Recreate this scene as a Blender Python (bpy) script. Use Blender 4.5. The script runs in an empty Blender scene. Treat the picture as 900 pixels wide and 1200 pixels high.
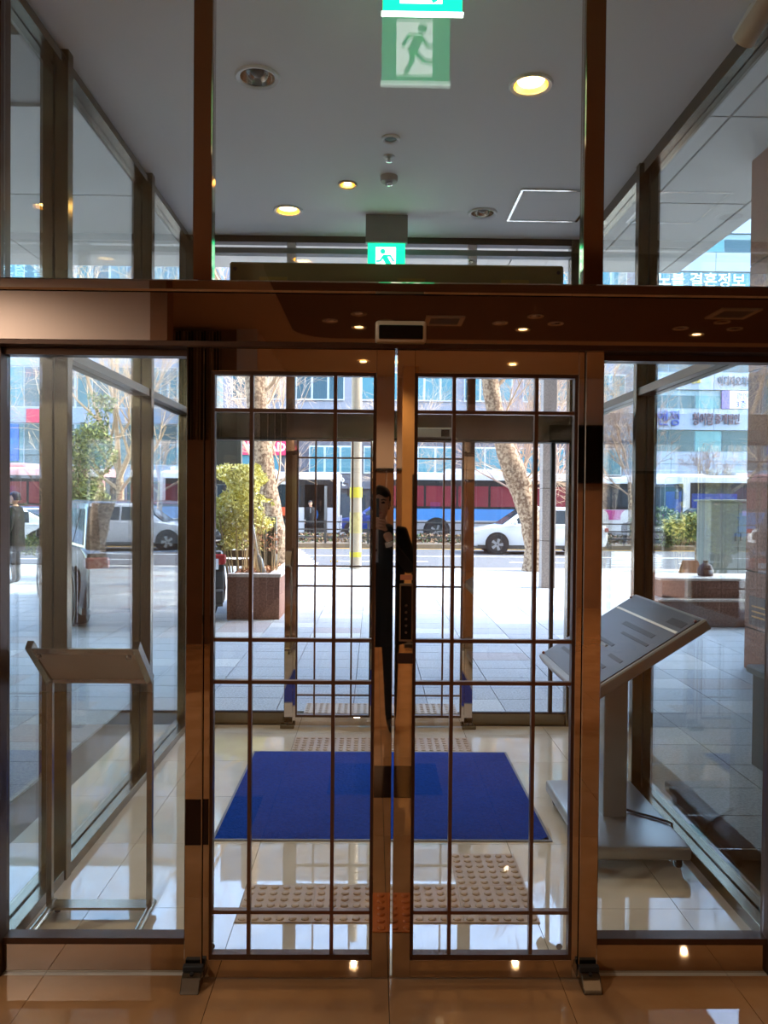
import bpy, bmesh, math, random
from mathutils import Vector, Matrix
PI = math.pi
random.seed(7)
sc = bpy.context.scene
COL = sc.collection

# ------------------------------------------------------------------ camera, sky, sun, exposure
EYE = 1.65
F, W, H = 920.0, 900.0, 1200.0
yaw, pitch, roll = math.atan(12 / F), math.atan(14 / F), math.radians(0.5)
fw = Vector((math.sin(yaw) * math.cos(pitch), math.cos(yaw) * math.cos(pitch), -math.sin(pitch)))
rt = fw.cross(Vector((0, 0, 1))).normalized()
up = rt.cross(fw)
r2 = rt * math.cos(roll) + up * math.sin(roll)
u2 = up * math.cos(roll) - rt * math.sin(roll)
cam = bpy.data.cameras.new('camera')
cam.sensor_fit = 'HORIZONTAL'; cam.sensor_width = 36; cam.lens = 36 * F / W
cam.clip_start = 0.01; cam.clip_end = 500
co = bpy.data.objects.new('camera', cam); COL.objects.link(co)
m = Matrix((r2, u2, -fw)).transposed().to_4x4(); m.translation = (0, 0, EYE)
co.matrix_world = m
sc.camera = co

SUN_EL, SUN_DIR = math.radians(46), Vector((1, -0.03, 0)).normalized()
world = bpy.data.worlds.new('sky'); sc.world = world; world.use_nodes = True
nt = world.node_tree; bg = nt.nodes['Background']
sky = nt.nodes.new('ShaderNodeTexSky'); sky.sky_type = 'NISHITA'; sky.sun_disc = False
sky.sun_elevation = SUN_EL; sky.sun_rotation = math.radians(90); sky.altitude = 50; sky.dust_density = 1.5
nt.links.new(sky.outputs[0], bg.inputs[0]); bg.inputs[1].default_value = 0.74
sl = bpy.data.lights.new('sun', 'SUN'); sl.energy = 1.55; sl.angle = math.radians(0.53); sl.color = (1, .93, .82)
so = bpy.data.objects.new('sun', sl); COL.objects.link(so)
sd = SUN_DIR * math.cos(SUN_EL) + Vector((0, 0, math.sin(SUN_EL)))
so.rotation_euler = sd.to_track_quat('Z', 'Y').to_euler(); so.location = (20, 0, 40)
sc.view_settings.view_transform = 'Standard'; sc.view_settings.look = 'None'
sc.view_settings.gamma = 1; sc.view_settings.use_curve_mapping = False
sc.view_settings.exposure = 1.88
sc.cycles.transparent_max_bounces = 64
sc.cycles.max_bounces = 14; sc.cycles.glossy_bounces = 7; sc.cycles.diffuse_bounces = 5
sc.cycles.caustics_reflective = False; sc.cycles.caustics_refractive = False

def spot(name, loc, energy, color, size=math.radians(120), rad=.05):
    l = bpy.data.lights.new(name, 'SPOT'); l.energy = energy; l.color = color; l.spot_size = size; l.spot_blend = .6
    l.shadow_soft_size = rad
    o = bpy.data.objects.new(name, l); COL.objects.link(o); o.location = loc
    return o

# ------------------------------------------------------------------ materials
def s2l(c):
    return tuple(((v / 255) / 12.92 if v / 255 <= .04045 else ((v / 255 + .055) / 1.055) ** 2.4) for v in c)
MATS = {}
def mat(name, rgb, rough=.6, metal=0., var=.12, scale=8., bump=0., emit=0., spec=.5, detail=4, coat=0.):
    if name in MATS: return MATS[name]
    mt = bpy.data.materials.new(name); mt.use_nodes = True
    n = mt.node_tree.nodes; l = mt.node_tree.links; b = n['Principled BSDF']
    c = s2l(rgb)
    b.inputs['Roughness'].default_value = rough; b.inputs['Metallic'].default_value = metal
    b.inputs['Specular IOR Level'].default_value = spec
    b.inputs['Coat Weight'].default_value = coat
    tc = n.new('ShaderNodeTexCoord'); nz = n.new('ShaderNodeTexNoise')
    nz.inputs['Scale'].default_value = scale; nz.inputs['Detail'].default_value = detail
    l.new(tc.outputs['Object'], nz.inputs['Vector'])
    mx = n.new('ShaderNodeMix'); mx.data_type = 'RGBA'
    mx.inputs[6].default_value = tuple(v * (1 - var) for v in c) + (1,)
    mx.inputs[7].default_value = tuple(min(1, v * (1 + var)) for v in c) + (1,)
    l.new(nz.outputs['Fac'], mx.inputs[0]); l.new(mx.outputs[2], b.inputs['Base Color'])
    if bump:
        bp = n.new('ShaderNodeBump'); bp.inputs['Strength'].default_value = bump; bp.inputs['Distance'].default_value = .01
        l.new(nz.outputs['Fac'], bp.inputs['Height']); l.new(bp.outputs[0], b.inputs['Normal'])
    if emit:
        l.new(mx.outputs[2], b.inputs['Emission Color']); b.inputs['Emission Strength'].default_value = emit
    MATS[name] = mt
    return mt
def speckle(name, a, b_, rough=.5, scale=120., lo=.42, hi=.58, bump=0., spec=.5):
    if name in MATS: return MATS[name]
    mt = mat(name, a, rough, var=0, scale=scale, bump=bump, spec=spec, detail=6)
    n = mt.node_tree.nodes; l = mt.node_tree.links
    mx = [x for x in n if x.type == 'MIX'][0]; nz = [x for x in n if x.type == 'TEX_NOISE'][0]
    mx.inputs[6].default_value = s2l(a) + (1,); mx.inputs[7].default_value = s2l(b_) + (1,)
    mr = n.new('ShaderNodeMapRange'); mr.inputs[1].default_value = lo; mr.inputs[2].default_value = hi
    l.new(nz.outputs['Fac'], mr.inputs[0]); l.new(mr.outputs[0], mx.inputs[0])
    return mt
def glass(name, tint=(.975, .985, .98), f0=.045):
    mt = bpy.data.materials.new(name); mt.use_nodes = True
    n = mt.node_tree.nodes; l = mt.node_tree.links
    n.remove(n['Principled BSDF']); out = n['Material Output']
    t = n.new('ShaderNodeBsdfTransparent'); t.inputs[0].default_value = tint + (1,)
    g = n.new('ShaderNodeBsdfGlossy'); g.inputs['Roughness'].default_value = 0.0; g.inputs[0].default_value = (1, 1, 1, 1)
    lw = n.new('ShaderNodeLayerWeight'); lw.inputs[0].default_value = .5
    p = n.new('ShaderNodeMath'); p.operation = 'POWER'; p.inputs[1].default_value = 5
    q = n.new('ShaderNodeMath'); q.operation = 'MULTIPLY_ADD'; q.inputs[1].default_value = 1 - f0; q.inputs[2].default_value = f0
    mx = n.new('ShaderNodeMixShader')
    l.new(lw.outputs['Facing'], p.inputs[0]); l.new(p.outputs[0], q.inputs[0]); l.new(q.outputs[0], mx.inputs[0])
    l.new(t.outputs[0], mx.inputs[1]); l.new(g.outputs[0], mx.inputs[2]); l.new(mx.outputs[0], out.inputs[0])
    MATS[name] = mt
    return mt

M_glass = glass('clear_glass')
M_gdark = glass('tinted_glass', (.835, .875, .86))
M_steel = mat('mirror_steel', (206, 194, 180), .018, 1, .03, 3)
M_header = mat('bronze_mirror', (176, 156, 140), .015, 1, .03, 2)
M_sside = mat('satin_steel', (120, 112, 92), .16, 1, .06, 6)
M_bead = mat('dark_bronze_bead', (82, 58, 42), .35, .7, .1, 20)
M_munt = mat('bronze_muntin', (112, 84, 64), .3, .8, .1, 20)
M_rail = mat('dark_bronze_rail', (98, 90, 76), .3, .8, .08, 6)
M_gask = mat('black_gasket', (22, 20, 18), .6)
M_ceil = mat('ceiling_paint', (234, 230, 222), .85, var=.03, scale=1.2)
M_tile = speckle('cream_polished_tile', (202, 188, 166), (212, 200, 180), .022, 3.0, .35, .65, spec=.75)
M_grout = mat('dark_grout', (70, 58, 46), .8)
M_tact = mat('beige_tactile', (176, 148, 118), .45, var=.1, scale=14)
M_torange = mat('orange_tactile', (205, 110, 45), .5)
M_blue = mat('blue_carpet', (8, 56, 140), .95, var=.35, scale=60, bump=.6, spec=.1)
M_rub = mat('black_rubber', (24, 25, 28), .8, spec=.2)
M_white = mat('white_plastic', (225, 223, 216), .4, var=.03)
M_cream = mat('cream_plastic', (205, 190, 160), .4, var=.04)
M_chrome = mat('chrome', (210, 208, 200), .12, 1, .03)
M_black = mat('black_gloss', (8, 8, 9), .12, var=.05)
M_blackm = mat('black_matte', (14, 14, 15), .6, var=.1)
M_dgrey = mat('dark_grey', (58, 58, 56), .5)
M_mgrey = mat('mid_grey', (130, 132, 130), .5)
M_lamp = mat('lamp_warm', (255, 206, 120), .5, emit=9, var=.02)
M_olive = mat('olive_cover', (120, 116, 76), .15, .2, .04, 4)
M_green = mat('exit_green', (10, 190, 120), .4, emit=1.1, var=.02)
M_exwh = mat('exit_white', (225, 255, 235), .4, emit=1.5, var=.02)
M_lwall = mat('lobby_cream_wall', (214, 198, 184), .6, var=.04, scale=2)
M_lwood = mat('lobby_wood', (150, 112, 80), .4, var=.2, scale=5)
M_lceil = mat('lobby_cream_ceiling', (198, 180, 156), .8, var=.03)
M_tray = mat('lobby_shaded_tray', (106, 84, 68), .7, var=.05)  # weaker light on the tray painted in as a darker brown

# ------------------------------------------------------------------ mesh builder
class MB:
    def __init__(s): s.v = []; s.f = []; s.mi = []; s.cur = 0; s.sm = False
    def face(s, idx): s.f.append(idx); s.mi.append(s.cur)
    def box(s, x0, x1, y0, y1, z0, z1):
        b = len(s.v)
        s.v += [(x, y, z) for z in (z0, z1) for y in (y0, y1) for x in (x0, x1)]
        for q in ((0, 2, 3, 1), (4, 5, 7, 6), (0, 1, 5, 4), (2, 6, 7, 3), (0, 4, 6, 2), (1, 3, 7, 5)):
            s.face([b + i for i in q])
        return s
    def hexa(s, pts):                                   # eight corners in box order
        b = len(s.v); s.v += [tuple(p) for p in pts]
        for q in ((0, 2, 3, 1), (4, 5, 7, 6), (0, 1, 5, 4), (2, 6, 7, 3), (0, 4, 6, 2), (1, 3, 7, 5)):
            s.face([b + i for i in q])
        return s
    def prism(s, prof, a0, a1, axis='y', hw=None):      # polygon extruded along an axis; hw(p) -> half width instead of a0,a1
        b = len(s.v); n = len(prof)
        for k in (0, 1):
            for p in prof:
                a = (a0, a1)[k] if hw is None else (-hw(p), hw(p))[k]
                s.v.append({'y': (p[0], a, p[1]), 'x': (a, p[0], p[1]), 'z': (p[0], p[1], a)}[axis])
        s.face([b + i for i in range(n)]); s.face([b + n + i for i in reversed(range(n))])
        for i in range(n):
            j = (i + 1) % n; s.face([b + j, b + i, b + n + i, b + n + j])
        return s
    def tube(s, path, rad, n=8, caps=True):
        path = [Vector(p) for p in path]; rs = rad if isinstance(rad, (list, tuple)) else [rad] * len(path)
        b = len(s.v); N = len(path); u = None
        for i, p in enumerate(path):
            d = (path[min(i + 1, N - 1)] - path[max(i - 1, 0)]).normalized()
            if u is None: u = d.orthogonal().normalized()
            u = (u - d * u.dot(d)); u = u.normalized() if u.length > 1e-6 else d.orthogonal().normalized()
            w = d.cross(u)
            for k in range(n):
                a = 2 * PI * k / n; s.v.append(tuple(p + (u * math.cos(a) + w * math.sin(a)) * rs[i]))
        for i in range(N - 1):
            for k in range(n):
                j = (k + 1) % n; s.face([b + i * n + k, b + i * n + j, b + (i + 1) * n + j, b + (i + 1) * n + k])
        if caps:
            s.face([b + k for k in reversed(range(n))]); s.face([b + (N - 1) * n + k for k in range(n)])
        return s
    def lathe(s, prof, c=(0, 0, 0), n=24, axis='z', cap=True):    # prof: (radius, height)
        b = len(s.v); N = len(prof)
        for r, h in prof:
            for k in range(n):
                a = 2 * PI * k / n; x, y = r * math.cos(a), r * math.sin(a)
                p = {'z': (x, y, h), 'y': (x, h, y), 'x': (h, x, y)}[axis]
                s.v.append((p[0] + c[0], p[1] + c[1], p[2] + c[2]))
        for i in range(N - 1):
            for k in range(n):
                j = (k + 1) % n; s.face([b + i * n + k, b + i * n + j, b + (i + 1) * n + j, b + (i + 1) * n + k])
        if cap: s.face([b + k for k in reversed(range(n))]); s.face([b + (N - 1) * n + k for k in range(n)])
        return s
    def ball(s, c, r, n=10, rings=6):
        rx, ry, rz = r if isinstance(r, (tuple, list)) else (r, r, r)
        b = len(s.v)
        for i in range(rings + 1):
            t = PI * i / rings
            for k in range(n):
                a = 2 * PI * k / n
                s.v.append((c[0] + rx * math.sin(t) * math.cos(a), c[1] + ry * math.sin(t) * math.sin(a), c[2] - rz * math.cos(t)))
        for i in range(rings):
            for k in range(n):
                j = (k + 1) % n; s.face([b + i * n + k, b + i * n + j, b + (i + 1) * n + j, b + (i + 1) * n + k])
        return s
    def disc(s, c, r, z0, z1, n=24): return s.lathe([(r, z0), (r, z1)], (c[0], c[1], 0), n)
    def mesh(s, name, mats, bevel=0, seg=1, smooth=False):
        me = bpy.data.meshes.new(name); me.from_pydata(s.v, [], s.f)
        for mm in (mats if isinstance(mats, (list, tuple)) else [mats]): me.materials.append(mm)
        if any(s.mi): me.polygons.foreach_set('material_index', s.mi)
        bm = bmesh.new(); bm.from_mesh(me)
        bmesh.ops.recalc_face_normals(bm, faces=bm.faces[:])
        if bevel: bmesh.ops.bevel(bm, geom=bm.edges[:], offset=bevel, segments=seg, affect='EDGES', profile=.5)
        if smooth:
            for f in bm.faces: f.smooth = True
            for e in bm.edges:
                if len(e.link_faces) == 2 and e.calc_face_angle(0) > .7: e.smooth = False
        bm.to_mesh(me); bm.free(); me.update()
        return me
def link(name, me, parent=None, loc=(0, 0, 0), rot=None):
    o = bpy.data.objects.new(name, me); COL.objects.link(o); o.location = loc
    if rot: o.rotation_euler = rot
    if parent: o.parent = parent
    return o
def obj(name, mb, mats, parent=None, loc=(0, 0, 0), bevel=0, seg=1, smooth=False, rot=None):
    return link(name, mb.mesh(name, mats, bevel, seg, smooth), parent, loc, rot)
def tag(o, label, cat, group=None, kind=None):
    o['label'] = label; o['category'] = cat
    if group: o['group'] = group
    if kind: o['kind'] = kind
    return o
def thing(name, label, cat, loc=(0, 0, 0), rz=0, group=None, kind=None):
    o = bpy.data.objects.new(name, None); COL.objects.link(o); o.location = loc; o.rotation_euler = (0, 0, rz)
    o.empty_display_size = .1
    return tag(o, label, cat, group, kind)
def dup(root, loc, rz=None, label=None):
    r = root.copy(); COL.objects.link(r); r.location = loc
    if rz is not None: r.rotation_euler = (0, 0, rz)
    if label: r['label'] = label
    for c0 in list(root.children):
        c = c0.copy(); COL.objects.link(c); c.parent = r
        for d0 in list(c0.children):
            d = d0.copy(); COL.objects.link(d); d.parent = c
    return r
def B(*a): return MB().box(*a)
def text_mesh(name, body, size, mt, parent, loc, rot=(PI / 2, 0, 0), depth=.02, align='LEFT', width=None, bold=0.):
    cu = bpy.data.curves.new(name, 'FONT'); cu.body = body; cu.size = size; cu.extrude = depth; cu.align_x = align
    cu.offset = bold; cu.resolution_u = 2
    t = bpy.data.objects.new(name, cu); COL.objects.link(t)
    dg = bpy.context.evaluated_depsgraph_get(); me = bpy.data.meshes.new_from_object(t.evaluated_get(dg))
    bpy.data.objects.remove(t); bpy.data.curves.remove(cu)
    me.materials.clear(); me.materials.append(mt)
    if width:
        xs = [v.co.x for v in me.vertices]
        if xs:
            k = width / max(1e-6, max(xs) - min(xs))
            for v in me.vertices: v.co.x *= k
    return link(name, me, parent, loc, rot)

# ------------------------------------------------------------------ key planes
D1, D2 = 2.70, 5.76                   # inner and outer door planes
XL, XR = -1.37, 1.53                  # side glass walls of the vestibule
CZ = 3.55                             # ceilings
FZ = 0.0

# ------------------------------------------------------------------ building shell outside
M_conc = mat('building_cladding', (150, 146, 140), .7, var=.06, scale=1)
M_soff = mat('soffit_panel', (196, 192, 184), .6, var=.06, scale=.7)
M_gran = speckle('brown_granite', (122, 84, 68), (150, 108, 90), .6, 40, spec=.25)
SZ, SY, SX = 5.05, 11.6, 4.45         # soffit height, front edge, right edge
bt = tag(obj('building_tower', B(-26, SX, -14, SY - .35, SZ + .12, 27), M_conc), 'upper storeys of the building over the entrance', 'building', kind='structure')
rw = tag(obj('shading_wing', B(7.9, 46, -14, SY - .4, 0, 27), M_conc), 'unseen wing to the right, placed to shade the pavement', 'building', kind='structure')  # unseen mass put in to shade the right-hand pavement
lw_ = tag(obj('shading_wing', B(-26, -5.6, -8, 5.5, 0, SZ + .12), M_conc), 'unseen ground floor left of the entrance, set close to darken the pavement', 'building', kind='structure')  # unseen mass, moved closer to darken the left-hand pavement
sf = tag(obj('soffit', B(-26, SX, 5.9, SY, SZ + .02, SZ + .14), M_conc), 'grey panelled soffit above the pavement', 'ceiling', kind='structure')
xs = [-9.6, -7.2, -4.8, -2.4, 0, 1.9, 3.1, SX - .25]; ys = [2.9, 4.9, 6.9, 8.9, 10.5, SY]
for i in range(len(xs) - 1):
    for j in range(len(ys) - 1):
        if xs[i] < 1.7 and ys[j] < 5.5: continue
        obj('soffit_panel', B(xs[i] + .012, xs[i + 1] - .012, ys[j] + .012, ys[j + 1] - .012, SZ - .01, SZ + .03), M_soff, sf)
obj('edge_beam', B(SX - .24, SX, 2.9, SY, SZ - .015, SZ + .1), M_soff, sf)
obj('soffit_backing', B(1.6, SX, -6, 5.9, SZ + .02, SZ + .14), M_conc, sf)

# ------------------------------------------------------------------ floors
floor = thing('floor', 'polished cream tile floor of lobby and vestibule', 'floor', kind='structure')
T = .5935; TX0 = -.530
obj('slab', B(-7.4, 9.2, -8, 5.72, -.12, -.014), M_grout, floor)
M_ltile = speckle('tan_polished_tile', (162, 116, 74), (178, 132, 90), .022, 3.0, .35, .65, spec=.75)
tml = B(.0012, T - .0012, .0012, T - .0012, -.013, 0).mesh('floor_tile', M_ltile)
tme = B(.0012, T - .0012, .0012, T - .0012, -.013, 0).mesh('floor_tile', M_tile)
ty0 = 3.742 - 3 * T
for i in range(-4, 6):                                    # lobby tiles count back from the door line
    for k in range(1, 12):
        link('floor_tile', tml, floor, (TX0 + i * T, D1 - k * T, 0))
for i in range(-2, 4):                                    # vestibule tiles
    for j in range(1, 6):
        y = ty0 + j * T; x = TX0 + i * T
        if y + T > 5.72: continue
        if y < D1:
            obj('floor_tile', B(.0012, T - .0012, D1 - y + .001, T - .0012, -.013, 0), M_tile, floor, (x, y, 0))
        else:
            link('floor_tile', tme, floor, (x, y, 0))
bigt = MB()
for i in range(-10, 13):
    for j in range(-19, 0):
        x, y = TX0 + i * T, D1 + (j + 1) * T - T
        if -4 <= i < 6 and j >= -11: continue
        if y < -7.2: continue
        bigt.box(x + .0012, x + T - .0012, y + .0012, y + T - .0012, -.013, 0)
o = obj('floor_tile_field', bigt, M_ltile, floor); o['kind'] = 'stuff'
strip_y0 = ty0 + 6 * T
ny = int((5.72 - ty0) // T)
for i in range(-2, 4):
    x = TX0 + i * T; y = ty0 + ny * T
    if 5.72 - y > .05: obj('floor_tile', B(x + .0012, x + T - .0012, y + .0012, 5.718, -.013, 0), M_tile, floor)
# dark stone insets in the lobby floor, seen in the mirror-polished frames
M_inset = mat('dark_stone_inset', (40, 26, 20), .1)
obj('stone_inset', B(-.25, .4, .5, 1.02, -.004, .0015), M_inset, floor)
obj('stone_inset', B(-1.35, -.6, 1.05, 1.62, -.004, .0015), M_inset, floor)

def tactile_mesh(name, mt, s=.297):
    mb = MB().box(0, s, 0, s, 0, .004)
    n = 6; st = s / n
    for i in range(n):
        for j in range(n):
            c = (st * (i + .5), st * (j + .5))
            mb.lathe([(.0165, .0035), (.0155, .007), (.011, .0095), (.004, .0105)], (c[0], c[1], 0), 9)
    return mb.mesh(name, mt, smooth=False)
tm = tactile_mesh('tactile_tile', M_tact); tmo = tactile_mesh('tactile_tile', M_torange)
for i in range(4): link('tactile_tile', tm, floor, (-.528 + i * .2985, 3.035, .0005))
link('tactile_tile', tm, floor, (-.528 + 3 * .2985, 3.035 + .2985, .0005))
for i in range(4): link('tactile_tile', tm, floor, (-.528 + i * .2985, 5.118, .0005))
for i in range(2): link('tactile_tile', tmo, floor, (-.23 + i * .2985, 2.08, .0005))

# ------------------------------------------------------------------ vestibule ceiling
def cut_ceiling(name, box, holes):
    o = obj(name, B(*box), M_ceil)
    cm = MB()
    for (x, y, r) in holes: cm.lathe([(r, box[4] - .05), (r, box[4] + .07)], (x, y, 0), 28)
    c = obj('cutter', cm, M_ceil)
    md = o.modifiers.new('cut', 'BOOLEAN'); md.object = c; md.operation = 'DIFFERENCE'; md.solver = 'EXACT'
    dg = bpy.context.evaluated_depsgraph_get(); me = bpy.data.meshes.new_from_object(o.evaluated_get(dg))
    o.modifiers.clear(); o.data = me; bpy.data.objects.remove(c)
    me.materials.clear(); me.materials.append(M_ceil)
    return o
LIGHTS = [(-.54, 3.57, .078, 0), (.70, 3.60, .078, 1), (-.175, 4.76, .045, 2), (-.58, 5.20, .075, 1), (.70, 5.20, .075, 0)]
vc = cut_ceiling('ceiling', (XL - .05, XR + .05, D1 + .0, 5.70, CZ, CZ + .1), [(a[0], a[1], a[2]) for a in LIGHTS])
tag(vc, 'pale grey painted ceiling of the glass vestibule', 'ceiling', kind='structure')
# shadow-gap trim along its sides
for nm, x in (('trim_1', XL + .012), ('trim_2', XR - .012)):
    t = tag(obj(nm, B(x - .012, x + .012, D1 + .08, 5.68, CZ - .03, CZ), M_sside), 'thin metal trim at the vestibule ceiling edge', 'trim', kind='structure')
DLAB = ['unlit recessed downlight at upper left of the vestibule ceiling', 'lit recessed downlight nearest the door on the right side', 'small lit spotlight with two bulbs near the ceiling centre',
        'lit recessed downlight at far left of the vestibule ceiling', 'unlit recessed downlight beside the square access hatch']
for k, (x, y, r, lit) in enumerate(LIGHTS):
    t = thing('ceiling_light', DLAB[k], 'light', (x, y, CZ), group='recessed vestibule lights')
    obj('trim_ring', MB().lathe([(r * 1.0, .002), (r * 1.3, .0), (r * 1.3, -.006), (r * 1.22, -.011), (r * 1.02, -.006), (r * 1.0, .004), (r * 1.0, .002)], n=32, cap=False), M_white if lit != 2 else M_cream, t, smooth=True)
    obj('reflector', MB().lathe([(r * .99, -.003), (r * .92, .03), (r * .55, .06), (r * .1, .065)], n=28, cap=False), mat('gold_reflector', (220, 180, 110), .25, .7) if lit else M_chrome, t, smooth=True)
    if lit:
        if lit == 1:
            obj('bulb', MB().lathe([(r * .80, .018), (r * .74, .012), (r * .2, .009)], n=20), M_lamp, t, smooth=True)
        else:
            obj('bulb', MB().ball((0, -.016, .012), (.022, .012, .012)), M_lamp, t, smooth=True)
            obj('bulb', MB().ball((0, .016, .012), (.022, .012, .012)), M_lamp, t, smooth=True)
        s = spot('lamp_glow', (x, y, CZ - .03), 13, (1, .80, .56))
    else:
        obj('bulb', MB().ball((0, 0, .03), (r * .42, r * .42, r * .42)), M_mgrey, t, smooth=True)
t = thing('ceiling_speaker', 'round white ceiling speaker, first of the row', 'speaker', (.072, 4.15, CZ))
obj('rim', MB().lathe([(.05, .001), (.05, -.008), (.043, -.014), (.033, -.009), (.033, -.002)], n=28, cap=False), M_white, t, smooth=True)
obj('grille', MB().lathe([(.034, -.004), (.01, -.008)], n=24), M_dgrey, t, smooth=True)
t = thing('sprinkler', 'small chrome ceiling sprinkler head in the middle of the row', 'sprinkler', (.068, 4.37, CZ))
obj('escutcheon', MB().lathe([(.032, .001), (.032, -.004), (.016, -.010)], n=20), M_white, t, smooth=True)
obj('head', MB().lathe([(.008, -.008), (.008, -.026), (.016, -.028), (.016, -.031), (.004, -.034)], n=14), M_chrome, t, smooth=True)
t = thing('smoke_detector', 'round white smoke detector, last of the ceiling row', 'detector', (.073, 4.64, CZ))
obj('base', MB().lathe([(.052, .001), (.052, -.022), (.046, -.032), (.03, -.036)], n=28), mat('detector_plastic', (176, 168, 156), .5), t, smooth=True)
obj('sensor_tip', MB().lathe([(.022, -.034), (.022, -.05), (.012, -.056)], n=18), M_chrome, t, smooth=True)
t = thing('access_hatch', 'square metal-framed access hatch in the ceiling', 'hatch', (1.12, 5.06, CZ))
w, h = .24, .27
for a in ((-w, w, -h, -h + .016), (-w, w, h - .016, h), (-w, -w + .016, -h + .016, h - .016), (w - .016, w, -h + .016, h - .016)):
    obj('frame_bar', B(*a, -.008, .001), M_chrome, t)
obj('panel', B(-w + .02, w - .02, -h + .02, h - .02, -.004, .001), M_ceil, t)

# security camera at the right
t = thing('security_camera', 'cream bullet security camera high in the right corner', 'camera', (1.43, 3.0, CZ))
obj('bracket', MB().tube([(0, 0, 0), (0, 0, -.03), (0, .02, -.06)], .016, 10), M_cream, t, smooth=True)
cbd = MB().tube([(.02, -.13, -.02), (-.0, -.02, -.075), (-.012, .05, -.11), (-.013, .055, -.113)], [.038, .042, .043, .03], 16)
obj('camera_body', cbd, M_cream, t, smooth=True)
obj('sun_hood', MB().tube([(.022, -.15, .004), (.0, -.02, -.055), (-.012, .065, -.095)], [.036, .041, .041], 16), M_white, t, smooth=True)

# ------------------------------------------------------------------ side glass walls
def side_wall(nm, x, mull, label):
    s = thing(nm, label, 'wall', kind='structure')
    ysplit = [D1 + .08] + [m for m in mull] + [D2 - .06]
    for a, b in zip(ysplit[:-1], ysplit[1:]):
        for z0, z1 in ((.05, 2.25), (2.29, CZ - .02)):
            obj('glass_pane', B(x - .006, x + .006, a + .002, b - .002, z0 - .02, z1 + .02), M_gdark, s)
    for m_ in mull:
        for z0, z1 in ((.0, CZ),):
            obj('mullion', B(x + .003, x + .06, m_ - .028, m_ + .028, z0, z1), M_sside, s, bevel=.002)
            obj('mullion', B(x - .06, x - .003, m_ - .028, m_ + .028, z0, z1), M_sside, s, bevel=.002)
            obj('gasket', B(x - .0045, x + .0045, m_ - .031, m_ + .026, z0, z1), M_gask, s)
    for a, b in zip(ysplit[:-1], ysplit[1:]):
        obj('rail', B(x + .004, x + .05, a + .03, b - .03, 2.248, 2.292), M_rail, s, bevel=.002)
        obj('rail', B(x - .05, x - .004, a + .03, b - .03, 2.248, 2.292), M_rail, s, bevel=.002)
        obj('sill', B(x + .006, x + .055, a + .03, b - .03, 0, .05), M_sside, s, bevel=.002)
        obj('sill', B(x - .055, x - .006, a + .03, b - .03, -.01, .05), M_sside, s, bevel=.002)
        obj('head_rail', B(x + .004, x + .045, a + .03, b - .03, CZ - .07, CZ - .035), M_sside, s)
        obj('head_rail', B(x - .045, x - .004, a + .03, b - .03, CZ - .07, CZ - .0), M_sside, s)
    return s
side_wall('wall_left', XL, [3.40, 4.66], 'left glass side wall of the vestibule with metal mullions')
side_wall('wall_right', XR, [4.43], 'right glass side wall of the vestibule with one mullion')

# ------------------------------------------------------------------ inner glass screen
wf = thing('wall_inner', 'mirror-polished inner glass screen around the sliding doors', 'wall', kind='structure')
y0, y1 = D1 - .025, D1 + .045
PL = (-.637, -.577); PR = (.718, .782)
for a in (PL, PR):
    obj('post', B(a[0], a[1], D1 - .03, D1 + .03, 0, 2.165), M_steel, wf, bevel=.003)
for a in ((-.621, -.557), (.708, .776)):
    obj('upper_post', B(a[0], a[1], D1 - .02, D1 + .04, 2.385, CZ), mat('brown_mirror', (150, 118, 96), .10, 1, .03, 2), wf, bevel=.003)
for x in (-.578, .717): obj('seal', B(x - .007, x + .007, D1 + .019, D1 + .029, .01, 2.16), M_gask, wf)
for x in (-1.285, 1.405):
    obj('edge_mullion', B(x - .014, x + .014, D1 - .01, D1 + .06, 0.0, 2.165), M_bead, wf)
    obj('edge_mullion', B(x - .014, x + .014, D1 - .01, D1 + .06, 2.385, CZ), M_bead, wf)
obj('transom_bar', B(-3.4, 3.6, D1 - .05, D1 + .05, 2.345, 2.385), M_header, wf, bevel=.006)
obj('header_panel', B(-3.4, 3.6, D1 - .035, D1 + .10, 2.182, 2.343), M_header, wf)
obj('header_lip', B(-3.4, 3.6, D1 - .045, D1 + .09, 2.162, 2.180), M_bead, wf, bevel=.002)
for a, b in ((-3.4, -1.30), (-1.27, -.637), (.782, 1.391), (1.419, 3.6)):
    obj('base_rail', B(a, b, D1 + .015, D1 + .06, 0, .102), M_steel, wf, bevel=.002)
    obj('glazing_bead', B(a, b, D1 + .01, D1 + .065, .102, .124), M_bead, wf)
    obj('head_bead', B(a, b, D1 + .01, D1 + .065, 2.138, 2.160), M_bead, wf)
    obj('glass_pane', B(a + .002, b - .002, D1 + .032, D1 + .042, .115, 2.145), M_glass, wf)
for a, b in ((-3.4, -1.30), (-1.27, -.621), (-.557, .708), (.776, 1.391), (1.419, 3.6)):
    obj('glass_pane', B(a + .002, b - .002, D1 + .004, D1 + .014, 2.38, CZ - .002), M_glass, wf)

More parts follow.
